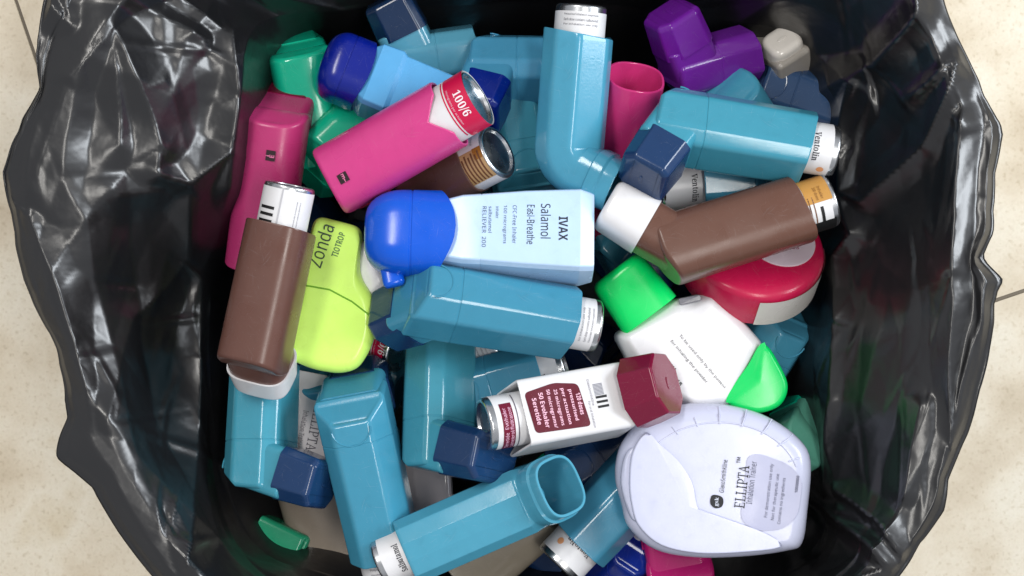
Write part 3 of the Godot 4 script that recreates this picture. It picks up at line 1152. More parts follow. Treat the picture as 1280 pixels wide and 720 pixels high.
func build_pile() -> void:
	# ---- the top of the pile
	inhaler({"label": "light blue inhaler lying at upper right, navy cap down and white canister against the bag", "p0": Vector3(5.68, 1.6, -6.79), "p1": Vector3(12.10, 1.4, -5.76), "roll": 60, "reach": 0.35, "dip": 25, "w": 2.75, "d": 2.85, "col": BLUE, "cap": NAVY, "can": "word", "text": "Ventolin", "dot": 55, "way": 1, "ext": 1.15, "group": "blue inhalers"})
	inhaler({"label": "brown inhaler with white mouthpiece cap and gold and black canister, right of centre", "name": "brown_inhaler", "p0": Vector3(5.92, 1.8, -1.37), "p1": Vector3(11.79, 1.3, -3.21), "roll": -98, "w": 2.85, "d": 2.9, "style": "oval", "col": BROWN, "rough": 0.36, "cap": WHITE, "soft_cap": true, "cap_length": 1.9, "dip": 42, "lift": 1.0, "can": "gold", "ext": 1.35, "way": 1, "cut": 0.35, "group": "brown inhalers"})
	inhaler({"label": "blue inhaler across the centre, just below the pale printed one", "p0": Vector3(-4.27, 2.2, 0.26), "p1": Vector3(2.36, 1.2, 1.38), "roll": 148, "dip": 36, "reach": 0.2, "cap_length": 1.55, "w": 2.8, "d": 2.9, "col": BLUE, "cap": NAVY, "can": "lines", "ext": 1.2, "way": -1, "group": "blue inhalers"})
	inhaler({"label": "brown inhaler at left beside the lime device, canister with black bars", "name": "brown_inhaler", "p0": Vector3(-10.52, 2.2, 3.30), "p1": Vector3(-9.27, 2.6, -2.45), "roll": 168, "dip": 40, "lift": 1.1, "reach": 0.15, "w": 2.75, "d": 2.9, "style": "oval", "col": BROWN, "rough": 0.36, "cap": WHITE, "soft_cap": true, "cap_length": 1.3, "can": "bars", "ext": 1.75, "rc": 1.02, "bare": 0.2, "cut": 0.3, "group": "brown inhalers"})
	inhaler({"label": "blue inhaler at lower left below the brown one, navy cap pointing right", "p0": Vector3(-10.65, -0.6, 8.53), "p1": Vector3(-10.55, -1.6, 3.06), "roll": 68, "w": 2.75, "d": 2.7, "col": BLUE, "cap": NAVY, "cap_length": 1.7, "reach": 0.55, "group": "blue inhalers"})
	inhaler({"label": "blue inhaler with its back up, canister at the bottom edge left of the open one", "p0": Vector3(-6.75, 0.6, 4.20), "p1": Vector3(-5.31, -0.6, 11.09), "roll": 186, "w": 3.0, "d": 2.8, "col": BLUE, "cap": NAVY, "can": "lines", "ext": 1.0, "cut": 0.9, "group": "blue inhalers"})
	inhaler({"label": "blue inhaler below the central one, navy cap turned to the lower right", "p0": Vector3(-3.18, -0.3, 7.70), "p1": Vector3(-3.12, -2.2, 1.54), "roll": 48, "w": 3.0, "d": 2.6, "col": BLUE, "cap": NAVY, "cap_length": 2.1, "group": "blue inhalers"})
	inhaler({"label": "blue inhaler at the bottom with an open empty mouthpiece and no cap", "p0": Vector3(1.74, 1.2, 8.17), "p1": Vector3(-4.36, 0.6, 10.91), "roll": 4, "w": 2.75, "d": 2.5, "style": "crown", "col": BLUE, "can": "word", "text": "Salbutamol", "ext": 1.2, "dip": 45, "lift": 1.4, "reach": 1.25, "group": "blue inhalers"})
	inhaler({"label": "blue inhaler running under the white trainer, white canister at the bottom edge", "p0": Vector3(7.21, -2.2, 6.35), "p1": Vector3(2.86, -1.6, 10.83), "roll": 172, "w": 2.9, "d": 2.7, "col": BLUE, "cap": NAVY, "can": "word", "text": "Ventolin", "dot": 40, "ext": 1.35, "group": "blue inhalers"})
	inhaler({"label": "upright blue inhaler at top centre with open mouthpiece and white ribbed canister", "p0": Vector3(2.28, 0.6, -4.23), "p1": Vector3(2.76, 1.2, -10.43), "roll": 72, "front": 0.95, "w": 2.7, "d": 2.75, "col": SKY.lerp(BLUE, 0.85), "can": "lines", "ext": 1.15, "dip": 20, "bend": 1.0, "lift": 1.6, "reach": 1.6, "group": "blue inhalers"})
	inhaler({"label": "pink inhaler at upper centre with 100/6 on its canister", "name": "pink_inhaler", "p0": Vector3(-7.49, 0.8, -4.35), "p1": Vector3(-2.51, 2.6, -7.01), "roll": 180, "w": 3.0, "d": 2.9, "style": "round", "col": PINK, "rough": 0.34, "cap": Color(0.5, 0.05, 0.2), "can": "pink", "ext": 1.35, "rc": 1.22, "bare": 0.02, "notch": 0.7, "logo": Vector3(0.25, 1.15, 0), "cut": 0.3, "group": "pink inhalers"})
	inhaler({"label": "pink inhaler at far left against the bag, its base at the top", "name": "pink_inhaler", "p0": Vector3(-9.84, -0.6, -7.53), "p1": Vector3(-10.88, -2, -1.03), "roll": 184, "w": 2.8, "d": 2.7, "style": "round", "col": PINK.darkened(0.12), "rough": 0.34, "cap": Color(0.45, 0.05, 0.2), "logo": Vector3(-0.25, 1.8, 0), "cut": 0.4, "reach": 0.6, "dip": 25, "group": "pink inhalers"})
	var salamol := easi({"label": "pale blue printed breath inhaler with a big royal blue cap, in the centre", "p0": Vector3(-6.00, 1.6, -2.22), "p1": Vector3(3.33, 1.6, -2.06), "roll": -15, "w": 3.45, "d": 2.7, "col": Color(0.73, 0.84, 0.96), "cap": ROYAL, "cap_length": 3.75, "tab_side": 1.0, "rows": [[2.9, 0.74, 0.72], [3.35, 0.76, 0.78], [4.0, 0.84, 0.88], [4.7, 0.86, 0.92], [4.75, 0.85, 0.915], [4.78, 0.86, 0.92], [6.5, 0.94, 0.98], [8.7, 1.0, 1.0], [8.75, 1.0, 1.0], [9.25, 0.95, 0.8], [9.3, 0.93, 0.78]]})
	salamol_print(salamol)
	seretide()
	zonda()
	easyhaler()
	trainer()
	red_disc()
	easi({"label": "light blue inhaler with a dark blue cap near the top left corner of the pile", "p0": Vector3(-7.95, -0.2, -9.49), "p1": Vector3(-1.68, -0.8, -7.07), "roll": -12, "w": 2.85, "d": 2.7, "col": SKY, "cap": Color(0.02, 0.10, 0.50), "cap_length": 2.1, "bulge": 0.25, "tab": false, "rows": [[0.9, 0.75, 0.75], [1.85, 0.8, 0.8], [2.2, 0.96, 0.98], [3.1, 0.98, 1.0], [3.3, 0.9, 0.9], [6.0, 0.85, 0.9], [6.1, 0.8, 0.85]]})

	# ---- the layer below
	inhaler({"label": "blue inhaler lying under the upper right one, its lettered canister at the left", "p0": Vector3(12.09, -1.6, -4.63), "p1": Vector3(8.06, -1.2, -4.37), "roll": 180, "w": 2.6, "d": 2.7, "col": BLUE, "cap": NAVY, "can": "word", "text": "Ventolin", "ext": 1.9, "bare": 0.15, "text_at": 0.5, "way": -1, "twist": -10, "group": "blue inhalers"})
	inhaler({"label": "short brown inhaler under the pink 100/6 one, canister with a gold printed label", "name": "brown_inhaler", "p0": Vector3(-4.61, -1.8, -3.75), "p1": Vector3(-1.60, 0.2, -5.15), "roll": 180, "w": 2.5, "d": 2.5, "style": "oval", "col": BROWN.darkened(0.15), "rough": 0.36, "cap": WHITE, "can": "gold_lines", "ext": 1.35, "rc": 1.15, "bare": 0.12, "group": "brown inhalers"})
	inhaler({"label": "pink inhaler without canister, its empty round opening right of the upright blue one", "name": "pink_inhaler", "p0": Vector3(4.23, -3, -3.99), "p1": Vector3(5.14, 0.4, -8.75), "roll": 185, "w": 2.5, "d": 2.4, "style": "round", "col": PINK, "cap": Color(0.5, 0.05, 0.2), "slant": 0.05, "group": "pink inhalers"})
	inhaler({"label": "purple inhaler at the top right of the pile", "name": "purple_inhaler", "p0": Vector3(6.69, -1.8, -8.94), "p1": Vector3(10.36, -3.2, -10.22), "roll": -58, "w": 2.2, "d": 2.5, "col": Color(0.42, 0.11, 0.58), "cap": Color(0.40, 0.10, 0.56), "cap_length": 1.7})
	inhaler({"label": "blue inhaler at the top with a dark blue cap, left of the upright one", "p0": Vector3(-1.85, -2.2, -9.47), "p1": Vector3(4.12, -2.2, -9.40), "roll": 55, "w": 2.7, "d": 2.6, "col": SKY.lerp(BLUE, 0.5), "cap": Color(0.02, 0.13, 0.5), "cap_length": 1.5, "reach": 0.45, "group": "blue inhalers"})
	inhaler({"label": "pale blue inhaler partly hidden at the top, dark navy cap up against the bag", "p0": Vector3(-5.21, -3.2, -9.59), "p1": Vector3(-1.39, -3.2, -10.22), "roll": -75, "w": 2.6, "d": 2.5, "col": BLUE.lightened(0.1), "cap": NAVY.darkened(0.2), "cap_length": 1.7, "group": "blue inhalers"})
	inhaler({"label": "teal green inhaler at the top left, between the bag and the pink ones", "name": "teal_inhaler", "p0": Vector3(-9.22, -2.4, -10.25), "p1": Vector3(-8.27, -3.2, -5.56), "roll": 176, "w": 2.7, "d": 2.5, "style": "oval", "col": TEAL, "cap": TEAL, "cut": 0.2})
	inhaler({"label": "teal green inhaler, only a sliver below the light blue one", "name": "teal_inhaler", "p0": Vector3(-8.36, -1.8, -5.29), "p1": Vector3(-5.85, -2.4, -7.98), "roll": 176, "w": 2.4, "d": 2.3, "style": "oval", "col": TEAL, "cap": TEAL})
	inhaler({"label": "blue inhaler under the white box-shaped one, its canister end with an orange dot", "p0": Vector3(-2.76, -2.6, 4.83), "p1": Vector3(1.17, -2.2, 3.64), "roll": 175, "w": 2.8, "d": 2.5, "col": BLUE, "cap": NAVY, "can": "word", "text": "Salbutamol", "dot": 0, "ext": 1.2, "way": -1, "twist": 35, "group": "blue inhalers"})
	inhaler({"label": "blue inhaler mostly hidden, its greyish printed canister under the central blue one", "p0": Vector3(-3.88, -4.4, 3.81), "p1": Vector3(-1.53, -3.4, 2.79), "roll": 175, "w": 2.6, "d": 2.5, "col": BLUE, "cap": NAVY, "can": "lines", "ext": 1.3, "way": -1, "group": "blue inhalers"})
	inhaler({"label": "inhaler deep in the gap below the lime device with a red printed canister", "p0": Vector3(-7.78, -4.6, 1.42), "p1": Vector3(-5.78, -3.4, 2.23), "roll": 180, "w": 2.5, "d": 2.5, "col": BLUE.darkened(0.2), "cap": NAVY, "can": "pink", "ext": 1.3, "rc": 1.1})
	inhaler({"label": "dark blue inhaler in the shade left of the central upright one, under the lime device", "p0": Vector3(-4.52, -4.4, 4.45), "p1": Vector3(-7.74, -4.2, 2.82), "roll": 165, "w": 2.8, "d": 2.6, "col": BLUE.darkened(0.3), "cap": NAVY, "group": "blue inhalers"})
	inhaler({"label": "blue inhaler below the lime device, its faceted base next to the white one", "p0": Vector3(-8.45, -2.6, 3.52), "p1": Vector3(-5.97, -4, 7.02), "roll": 150, "w": 2.6, "d": 2.5, "col": BLUE, "cap": NAVY, "group": "blue inhalers"})
	inhaler({"label": "blue inhaler at the right edge under the green and white one, against the bag", "p0": Vector3(11.93, -2.8, 1.04), "p1": Vector3(10.13, -3.6, 4.19), "roll": 150, "w": 2.8, "d": 2.6, "col": BLUE, "cap": NAVY, "group": "blue inhalers"})
	inhaler({"label": "blue inhaler behind the upper right one, only its rounded end showing by the purple one", "p0": Vector3(9.02, -1.6, -8.58), "p1": Vector3(11.18, -3.6, -5.94), "roll": 170, "w": 2.5, "d": 2.5, "style": "oval", "col": BLUE, "cap": NAVY, "group": "blue inhalers"})
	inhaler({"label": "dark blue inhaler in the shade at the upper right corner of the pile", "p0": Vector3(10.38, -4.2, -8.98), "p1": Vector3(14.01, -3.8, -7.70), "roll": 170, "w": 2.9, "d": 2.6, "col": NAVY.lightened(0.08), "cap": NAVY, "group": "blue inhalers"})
	inhaler({"label": "blue inhaler under the top upright one and behind the short brown canister", "p0": Vector3(0.76, -2.6, -4.14), "p1": Vector3(0.00, -3.2, -7.99), "roll": 190, "w": 2.9, "d": 2.6, "col": BLUE, "cap": NAVY, "group": "blue inhalers"})
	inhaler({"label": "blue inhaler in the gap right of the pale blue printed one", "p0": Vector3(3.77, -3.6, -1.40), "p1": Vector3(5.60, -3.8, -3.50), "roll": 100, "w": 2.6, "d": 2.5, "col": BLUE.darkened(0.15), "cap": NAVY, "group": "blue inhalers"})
	inhaler({"label": "maroon inhaler showing as a sliver under the upright blue one's mouthpiece", "name": "maroon_inhaler", "p0": Vector3(2.09, -3.4, -3.41), "p1": Vector3(4.88, -3.4, -3.21), "roll": 180, "w": 2.6, "d": 2.3, "style": "oval", "col": Color(0.42, 0.04, 0.2), "cap": Color(0.42, 0.04, 0.2)})
	inhaler({"label": "cream inhaler under the open blue one at the bottom", "name": "cream_inhaler", "p0": Vector3(1.74, -3.4, 9.06), "p1": Vector3(-1.98, -4.6, 12.59), "roll": 180, "w": 3.2, "d": 2.6, "style": "oval", "col": Color(0.62, 0.58, 0.52), "cap": TEAL})
	inhaler({"label": "cream inhaler deep at lower left beneath the blue ones", "name": "cream_inhaler", "p0": Vector3(-8.51, -4.8, 8.16), "p1": Vector3(-7.66, -5.2, 11.55), "roll": 180, "w": 4.2, "d": 2.6, "style": "oval", "col": Color(0.55, 0.51, 0.46), "cap": TEAL})
	inhaler({"label": "small green inhaler at the lower left corner, half covered by the bag", "name": "green_inhaler", "p0": Vector3(-8.88, -4.3, 11.70), "p1": Vector3(-11.13, -4.5, 10.67), "roll": 180, "w": 1.5, "d": 1.6, "style": "box", "col": Color(0.10, 0.56, 0.42), "cap": TEAL})
	inhaler({"label": "white inhaler with a black end, in the dark gap above the open blue one", "name": "white_inhaler", "p0": Vector3(-3.67, -3.6, 10.31), "p1": Vector3(-3.85, -3.8, 7.00), "roll": 180, "w": 2.3, "d": 2.0, "style": "box", "col": Color(0.62, 0.60, 0.62), "cap": Color(0.03, 0.04, 0.1)})
	inhaler({"label": "dark navy inhaler in the shade between the white box-shaped one and the trainer", "p0": Vector3(2.10, -3.6, 8.38), "p1": Vector3(5.25, -3.8, 6.30), "roll": 170, "w": 2.9, "d": 2.4, "col": NAVY, "cap": NAVY, "group": "blue inhalers"})
	inhaler({"label": "royal blue inhaler at the bottom edge beside the magenta one", "name": "royal_blue_inhaler", "p0": Vector3(5.53, -2.8, 11.00), "p1": Vector3(4.14, -4.6, 12.81), "roll": 175, "w": 2.6, "d": 2.4, "col": Color(0.02, 0.14, 0.55), "cap": NAVY})
	inhaler({"label": "magenta inhaler at the bottom edge under the white trainer, only its round end showing", "name": "magenta_inhaler", "p0": Vector3(7.18, -1.9, 12.03), "p1": Vector3(7.49, -5.2, 13.62), "roll": 180, "w": 2.9, "d": 2.6, "style": "round", "col": Color(0.76, 0.14, 0.46), "cap": PINK, "cut": 0.15})
	inhaler({"label": "grey white inhaler under the lower edge of the trainer, beside the magenta one", "name": "white_inhaler", "p0": Vector3(6.88, -3.2, 9.73), "p1": Vector3(6.84, -6, 12.78), "roll": 180, "w": 3.6, "d": 2.2, "style": "box", "col": Color(0.68, 0.68, 0.74), "cap": WHITE})
	inhaler({"label": "teal inhaler behind the right side of the white trainer, against the bag", "name": "teal_inhaler", "p0": Vector3(12.97, -2.2, 6.18), "p1": Vector3(9.78, -3.6, 8.38), "roll": 170, "w": 2.6, "d": 2.4, "style": "oval", "col": Color(0.34, 0.60, 0.52), "cap": TEAL})
	inhaler({"label": "white inhaler with its square mouthpiece cap up in the top right corner by the bag", "name": "white_inhaler", "p0": Vector3(12.38, -2.8, -9.41), "p1": Vector3(11.02, -5, -11.02), "roll": 10, "w": 1.75, "d": 1.6, "style": "box", "col": Color(0.6, 0.58, 0.55), "cap": Color(0.85, 0.83, 0.80), "cap_length": 0.9, "reach": 0.1, "mouth": 1.4, "soft_cap": true})
	var strip := inhaler({"label": "white inhaler strip with printed name, between two blue ones at lower left", "name": "white_inhaler", "p0": Vector3(-9.24, -2.6, 7.93), "p1": Vector3(-8.44, -2.8, 3.80), "roll": 180, "w": 2.6, "d": 2.0, "style": "box", "col": Color(0.80, 0.78, 0.79), "cap": NAVY})
	var dark := ink(Color(0.3, 0.29, 0.33))
	lettering(strip, "ELLIPTA", 0.42, 1.9, dark, on_plane(Vector3(-0.45, 2.0, -1.012), Vector3.DOWN, Vector3.LEFT), "Droid Serif")
	lettering(strip, "Inhalation Trainer", 0.24, 1.6, dark, on_plane(Vector3(0.05, 1.9, -1.012), Vector3.DOWN, Vector3.LEFT))
	# ---- deep fill, seen dark in the gaps
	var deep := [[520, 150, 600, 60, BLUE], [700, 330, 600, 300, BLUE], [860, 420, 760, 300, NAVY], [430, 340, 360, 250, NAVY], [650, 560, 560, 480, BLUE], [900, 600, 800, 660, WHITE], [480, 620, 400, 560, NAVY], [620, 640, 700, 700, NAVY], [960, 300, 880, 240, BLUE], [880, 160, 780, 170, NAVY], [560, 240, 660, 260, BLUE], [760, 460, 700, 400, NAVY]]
	var what := ["beneath the upper left blue inhalers", "beneath the central pale blue one", "beneath the green and white one", "beneath the lime device", "beneath the upright lower blue one", "beneath the white trainer", "beneath the two lower left blue ones", "beneath the open blue one at the bottom", "beneath the red and white disc", "beneath the upper right blue one", "beneath the short brown one", "beneath the white box-shaped one"]
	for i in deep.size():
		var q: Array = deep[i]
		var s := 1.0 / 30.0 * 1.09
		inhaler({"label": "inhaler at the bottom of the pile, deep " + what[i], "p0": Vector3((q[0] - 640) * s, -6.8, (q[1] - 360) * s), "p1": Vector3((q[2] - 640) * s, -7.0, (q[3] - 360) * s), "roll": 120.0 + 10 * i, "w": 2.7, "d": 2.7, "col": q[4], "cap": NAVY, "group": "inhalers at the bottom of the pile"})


func salamol_print(root: Node3D) -> void:
	# lines run across the body; +x of the device is up in the picture, +y is right
	var z := 1.378
	var black := ink(Color(0.10, 0.12, 0.2))
	var grey := ink(Color(0.25, 0.30, 0.42))
	var along := Vector3.LEFT if root.basis.x.z < 0 else Vector3.RIGHT
	var up := Vector3.UP
	var tilt := 0.0
	var rows := [["IVAX", 8.05, 0.36, 1.0, 700, 0.05, black], ["Salamol", 7.35, 0.40, 1.45, 400, -0.25, black], ["Easi-Breathe", 6.75, 0.32, 1.65, 400, -0.1, black], ["CFC-Free Inhaler", 6.1, 0.17, 1.6, 400, -0.1, grey], ["100 micrograms", 5.7, 0.17, 1.6, 400, -0.1, grey], ["inhaler", 5.4, 0.13, 0.5, 400, -0.6, grey], ["salbutamol", 5.12, 0.14, 1.1, 400, -0.3, grey], ["RELIEVER  200", 4.88, 0.16, 1.7, 400, 0.0, grey]]
	for r in rows:
		var zz := d_at(r[1]) + 0.015
		lettering(root, r[0], r[2], r[3], r[6], on_plane(Vector3(0, r[1], zz) + along * r[5], along, up), "Droid Sans", r[4])


func d_at(y: float) -> float:
	var rows := [[4.78, 0.92], [6.5, 0.98], [8.7, 1.0]]
	var share := 1.0
	if y < 6.5:
		share = lerpf(0.92, 0.98, (y - 4.78) / (6.5 - 4.78))
	elif y < 8.7:
		share = lerpf(0.98, 1.0, (y - 6.5) / 2.2)
	return 2.7 * share / 2


func seretide() -> void:
	var w := 2.75
	var d := 2.5
	var root := inhaler({"label": "white box-shaped inhaler with a maroon printed panel and maroon cap, lower centre", "name": "white_inhaler", "p0": Vector3(4.56, 0.6, 4.60), "p1": Vector3(0.06, 2, 5.32), "roll": 14, "w": w, "d": d, "style": "box", "col": Color(0.90, 0.90, 0.91), "cap": Color(0.46, 0.05, 0.20), "wide_cap": true, "cap_edge": 0.12, "flare": -0.12, "cap_length": 1.5, "reach": 0.2, "dip": 42, "lift": 0.4, "can": "maroon", "ext": 1.3, "rc": 1.08, "taper": 0.0, "cut": 0.0})
	# the printed panel on the face that is up; the lines run across the device
	var z := d / 2 + 0.014
	var l: float = Vector3(4.56, 0.6, 4.60).distance_to(Vector3(0.06, 2, 5.32))
	var y := l - 1.6
	var across := Vector3.RIGHT if root.basis.x.z > 0 else Vector3.LEFT
	var long := Vector3.UP
	var panel := part(root, "maroon_panel", patch_flat(rounded([Vector2(-1.05, -1.15), Vector2(0.75, -1.0), Vector2(0.95, 0.0), Vector2(0.75, 1.3), Vector2(-0.95, 1.2)], 0.2), Vector3(0, y, z), Vector3.RIGHT, long), plastic(Color(0.36, 0.02, 0.12), 0.4))
	var text := ["Seretide", "50 Evohaler", "50 micrograms/", "25 micrograms", "per actuation", "pressurised", "120 doses"]
	var flip := root.basis.y.x < 0
	for i in text.size():
		var up := Vector3.UP * (-1.0 if flip else 1.0)
		var al := up.cross(Vector3.BACK)
		lettering(panel, text[i], 0.2, [1.1, 1.45, 1.6, 1.5, 1.5, 1.3, 0.9][i], ink(Color(0.92, 0.72, 0.80)), on_plane(Vector3(-0.08, y + 0.95 - 0.31 * i, z + 0.014), al, up), "Droid Sans", 700)
	for i in 3:
		part(root, "black_bar", patch_flat([Vector2(-0.05, -0.24), Vector2(0.05, -0.24), Vector2(0.05, 0.24), Vector2(-0.05, 0.24)], Vector3(-0.35 + 0.2 * i, y - 1.85, z), Vector3.RIGHT, long), ink(Color(0.04, 0.04, 0.05)))
	for i in 9:
		part(root, "barcode_line", patch_flat([Vector2(-0.016, -0.2), Vector2(0.016, -0.2), Vector2(0.016, 0.2), Vector2(-0.016, 0.2)], Vector3(0.15 + 0.055 * i, y - 1.8, z), Vector3.RIGHT, long), ink(Color(0.45, 0.45, 0.5)))
	for i in 2:
		var up := Vector3.UP * (-1.0 if flip else 1.0)
		lettering(root, ["GlaxoSmithKline", "For oral inhalation"][i], 0.1, 1.1, ink(Color(0.45, 0.42, 0.48)), on_plane(Vector3(0.3 - 0.9 * i, y - 1.45 + 0.15 * i, z), up.cross(Vector3.BACK), up))


func place_flat(root: Node3D, about: Vector3, lean: Vector3) -> void:
	root.position = about * U
	root.rotation_degrees = lean


func zonda() -> void:
	var root := thing("capsule_inhaler", "lime green capsule inhaler with dark printed name, left of centre", "inhaler")
	var about := Vector3(-7.51, 0.9, 0.33)
	place_flat(root, about, Vector3(0, 0, 0))
	var o := flat_points([Vector3(-8.17, 0.9, -3.03), Vector3(-6.13, 0.9, -2.50), Vector3(-6.29, 0.9, -1.38), Vector3(-6.29, 0.9, -0.46), Vector3(-5.73, 0.9, 0.33), Vector3(-5.57, 0.9, 1.38), Vector3(-5.80, 0.9, 2.47), Vector3(-6.36, 0.9, 3.36), Vector3(-7.11, 0.9, 3.56), Vector3(-8.23, 0.9, 3.39), Vector3(-9.22, 0.9, 2.96), Vector3(-9.45, 0.9, 2.24), Vector3(-9.02, 0.9, 0.66), Vector3(-8.56, 0.9, -1.32)], about)
	var lime := plastic(Color(0.83, 1.0, 0.45), 0.3)
	part(root, "body", finish(pillow(rounded(o, 0.5, 5), rim(2.3, 0.5, 0.3), 0.0), 40), lime)
	var seam := []
	for q in [Vector3(-8.46, 0.9, -0.10), Vector3(-7.51, 0.9, 0.07), Vector3(-6.59, 0.9, 0.56), Vector3(-5.66, 0.9, 1.28)]:
		seam.append(Vector3(q.x - about.x, 0.0, q.z - about.z))
	part(root, "lid_seam", finish(bent_tube(seam, 0.035)), plastic(Color(0.42, 0.66, 0.14), 0.3))
	var dark := ink(Color(0.16, 0.26, 0.17))
	var along := (Vector3(-7.77, 0.9, -2.31) - Vector3(-8.30, 0.9, -0.76)).normalized()
	var up := Vector3.UP.cross(along)
	var c := Vector3(-7.87, 0.9, -1.75) - about
	lettering(root, "Zonda", 0.6, 1.8, dark, on_plane(Vector3(c.x, 0.02, c.z), along, up), "Droid Sans", 400)
	c = Vector3(-7.15, 0.9, -1.78) - about
	lettering(root, "TIOTROP", 0.26, 1.05, ink(Color(0.3, 0.45, 0.25)), on_plane(Vector3(c.x, 0.02, c.z), along, up), "Droid Sans", 700)
	# the white mouthpiece half out at the side
	var ma := Vector3(-5.64, 0.4, -0.83)
	var mo := flat_points([Vector3(-6.37, 0.4, -2.06), Vector3(-5.30, 0.4, -1.59), Vector3(-4.84, 0.4, -0.50), Vector3(-5.11, 0.4, 0.40), Vector3(-5.90, 0.4, 0.53), Vector3(-6.63, 0.4, -0.66)], ma)
	var mouth := part(root, "mouthpiece", finish(pillow(rounded(mo, 0.4, 5), rim(1.6, 0.4), 0.15), 40), plastic(WHITE, 0.3))
	mouth.position = (ma - about) * U


func easyhaler() -> void:
	var root := thing("powder_inhaler", "white powder inhaler with bright green cap and green corner, right of centre", "inhaler")
	var about := Vector3(7.58, 0.2, 2.33)
	place_flat(root, about, Vector3(0, 0, 0))
	var green := plastic(Color(0.0, 0.84, 0.40), 0.28)
	var o := flat_points([Vector3(4.26, 0.2, 1.99), Vector3(6.72, 0.2, 0.47), Vector3(7.38, 0.2, 0.40), Vector3(8.51, 0.2, 0.00), Vector3(10.57, 0.2, 2.39), Vector3(9.18, 0.2, 5.05), Vector3(7.65, 0.2, 5.32), Vector3(5.32, 0.2, 3.99)], about)
	part(root, "body", finish(pillow(rounded(o, 0.3, 5), [[0.3, -2.4], [0.0, -2.1], [0.0, -0.75], [0.12, -0.4], [0.4, -0.1], [0.55, -0.02], [0.65, 0.0]], 0.03), 30), plastic(Color(0.90, 0.90, 0.91), 0.3))
	var g := flat_points([Vector3(10.51, 0.2, 2.36), Vector3(11.14, 0.2, 3.16), Vector3(11.50, 0.2, 4.12), Vector3(11.14, 0.2, 4.92), Vector3(10.11, 0.2, 5.22), Vector3(9.04, 0.2, 4.85), Vector3(9.31, 0.2, 4.12), Vector3(9.91, 0.2, 3.26)], about)
	part(root, "base_wheel", finish(pillow(smooth_loop(g, 6), rim(2.2, 0.26), 0.05), 50), green)
	var base := Vector3(5.79, -0.7, 1.14)
	var way := (Vector3(4.17, -0.7, -1.01) - base).normalized()
	var side := Vector3.UP.cross(way)
	part(root, "cap", finish(spout(sec_round(2.75, 1.9, 3.2), base - about, way, side, 2.45, false, 0.4, -0.08), 50), green)
	var along := (Vector3(8.81, 0.2, 4.32) - Vector3(6.82, 0.2, 1.99)).normalized()
	var up := Vector3.UP.cross(along)
	var p := Vector3(7.91, 0.2, 3.06) - about
	lettering(root, "To be used only by the patient", 0.17, 2.9, ink(Color(0.35, 0.35, 0.36)), on_plane(Vector3(p.x, 0.045, p.z), along, up))
	p = Vector3(7.35, 0.2, 3.06) - about
	lettering(root, "for inhaling the powder", 0.17, 2.3, ink(Color(0.3, 0.3, 0.31)), on_plane(Vector3(p.x, 0.045, p.z), along, up))
	p = Vector3(6.68, 0.2, 3.29) - about
	lettering(root, "1M", 0.14, 0.28, ink(Color(0.08, 0.08, 0.09)), on_plane(Vector3(p.x, 0.045, p.z), along, up), "Droid Sans", 700)
	p = Vector3(6.95, 0.2, 3.92) - about
	lettering(root, "18", 0.14, 0.28, ink(Color(0.08, 0.08, 0.09)), on_plane(Vector3(p.x, 0.045, p.z), along, up), "Droid Sans", 700)
	p = Vector3(7.38, 0.2, 0.57) - about
	part(root, "dose_window", finish(pillow(rounded([Vector2(-0.45, -0.12), Vector2(0.45, -0.3), Vector2(0.5, -0.05), Vector2(-0.4, 0.15)], 0.08), [[0.0, -0.2], [0.0, 0.0], [0.03, 0.02]]), 40), plastic(Color(0.45, 0.45, 0.48), 0.3)).position = Vector3(p.x, -0.12, p.z) * U


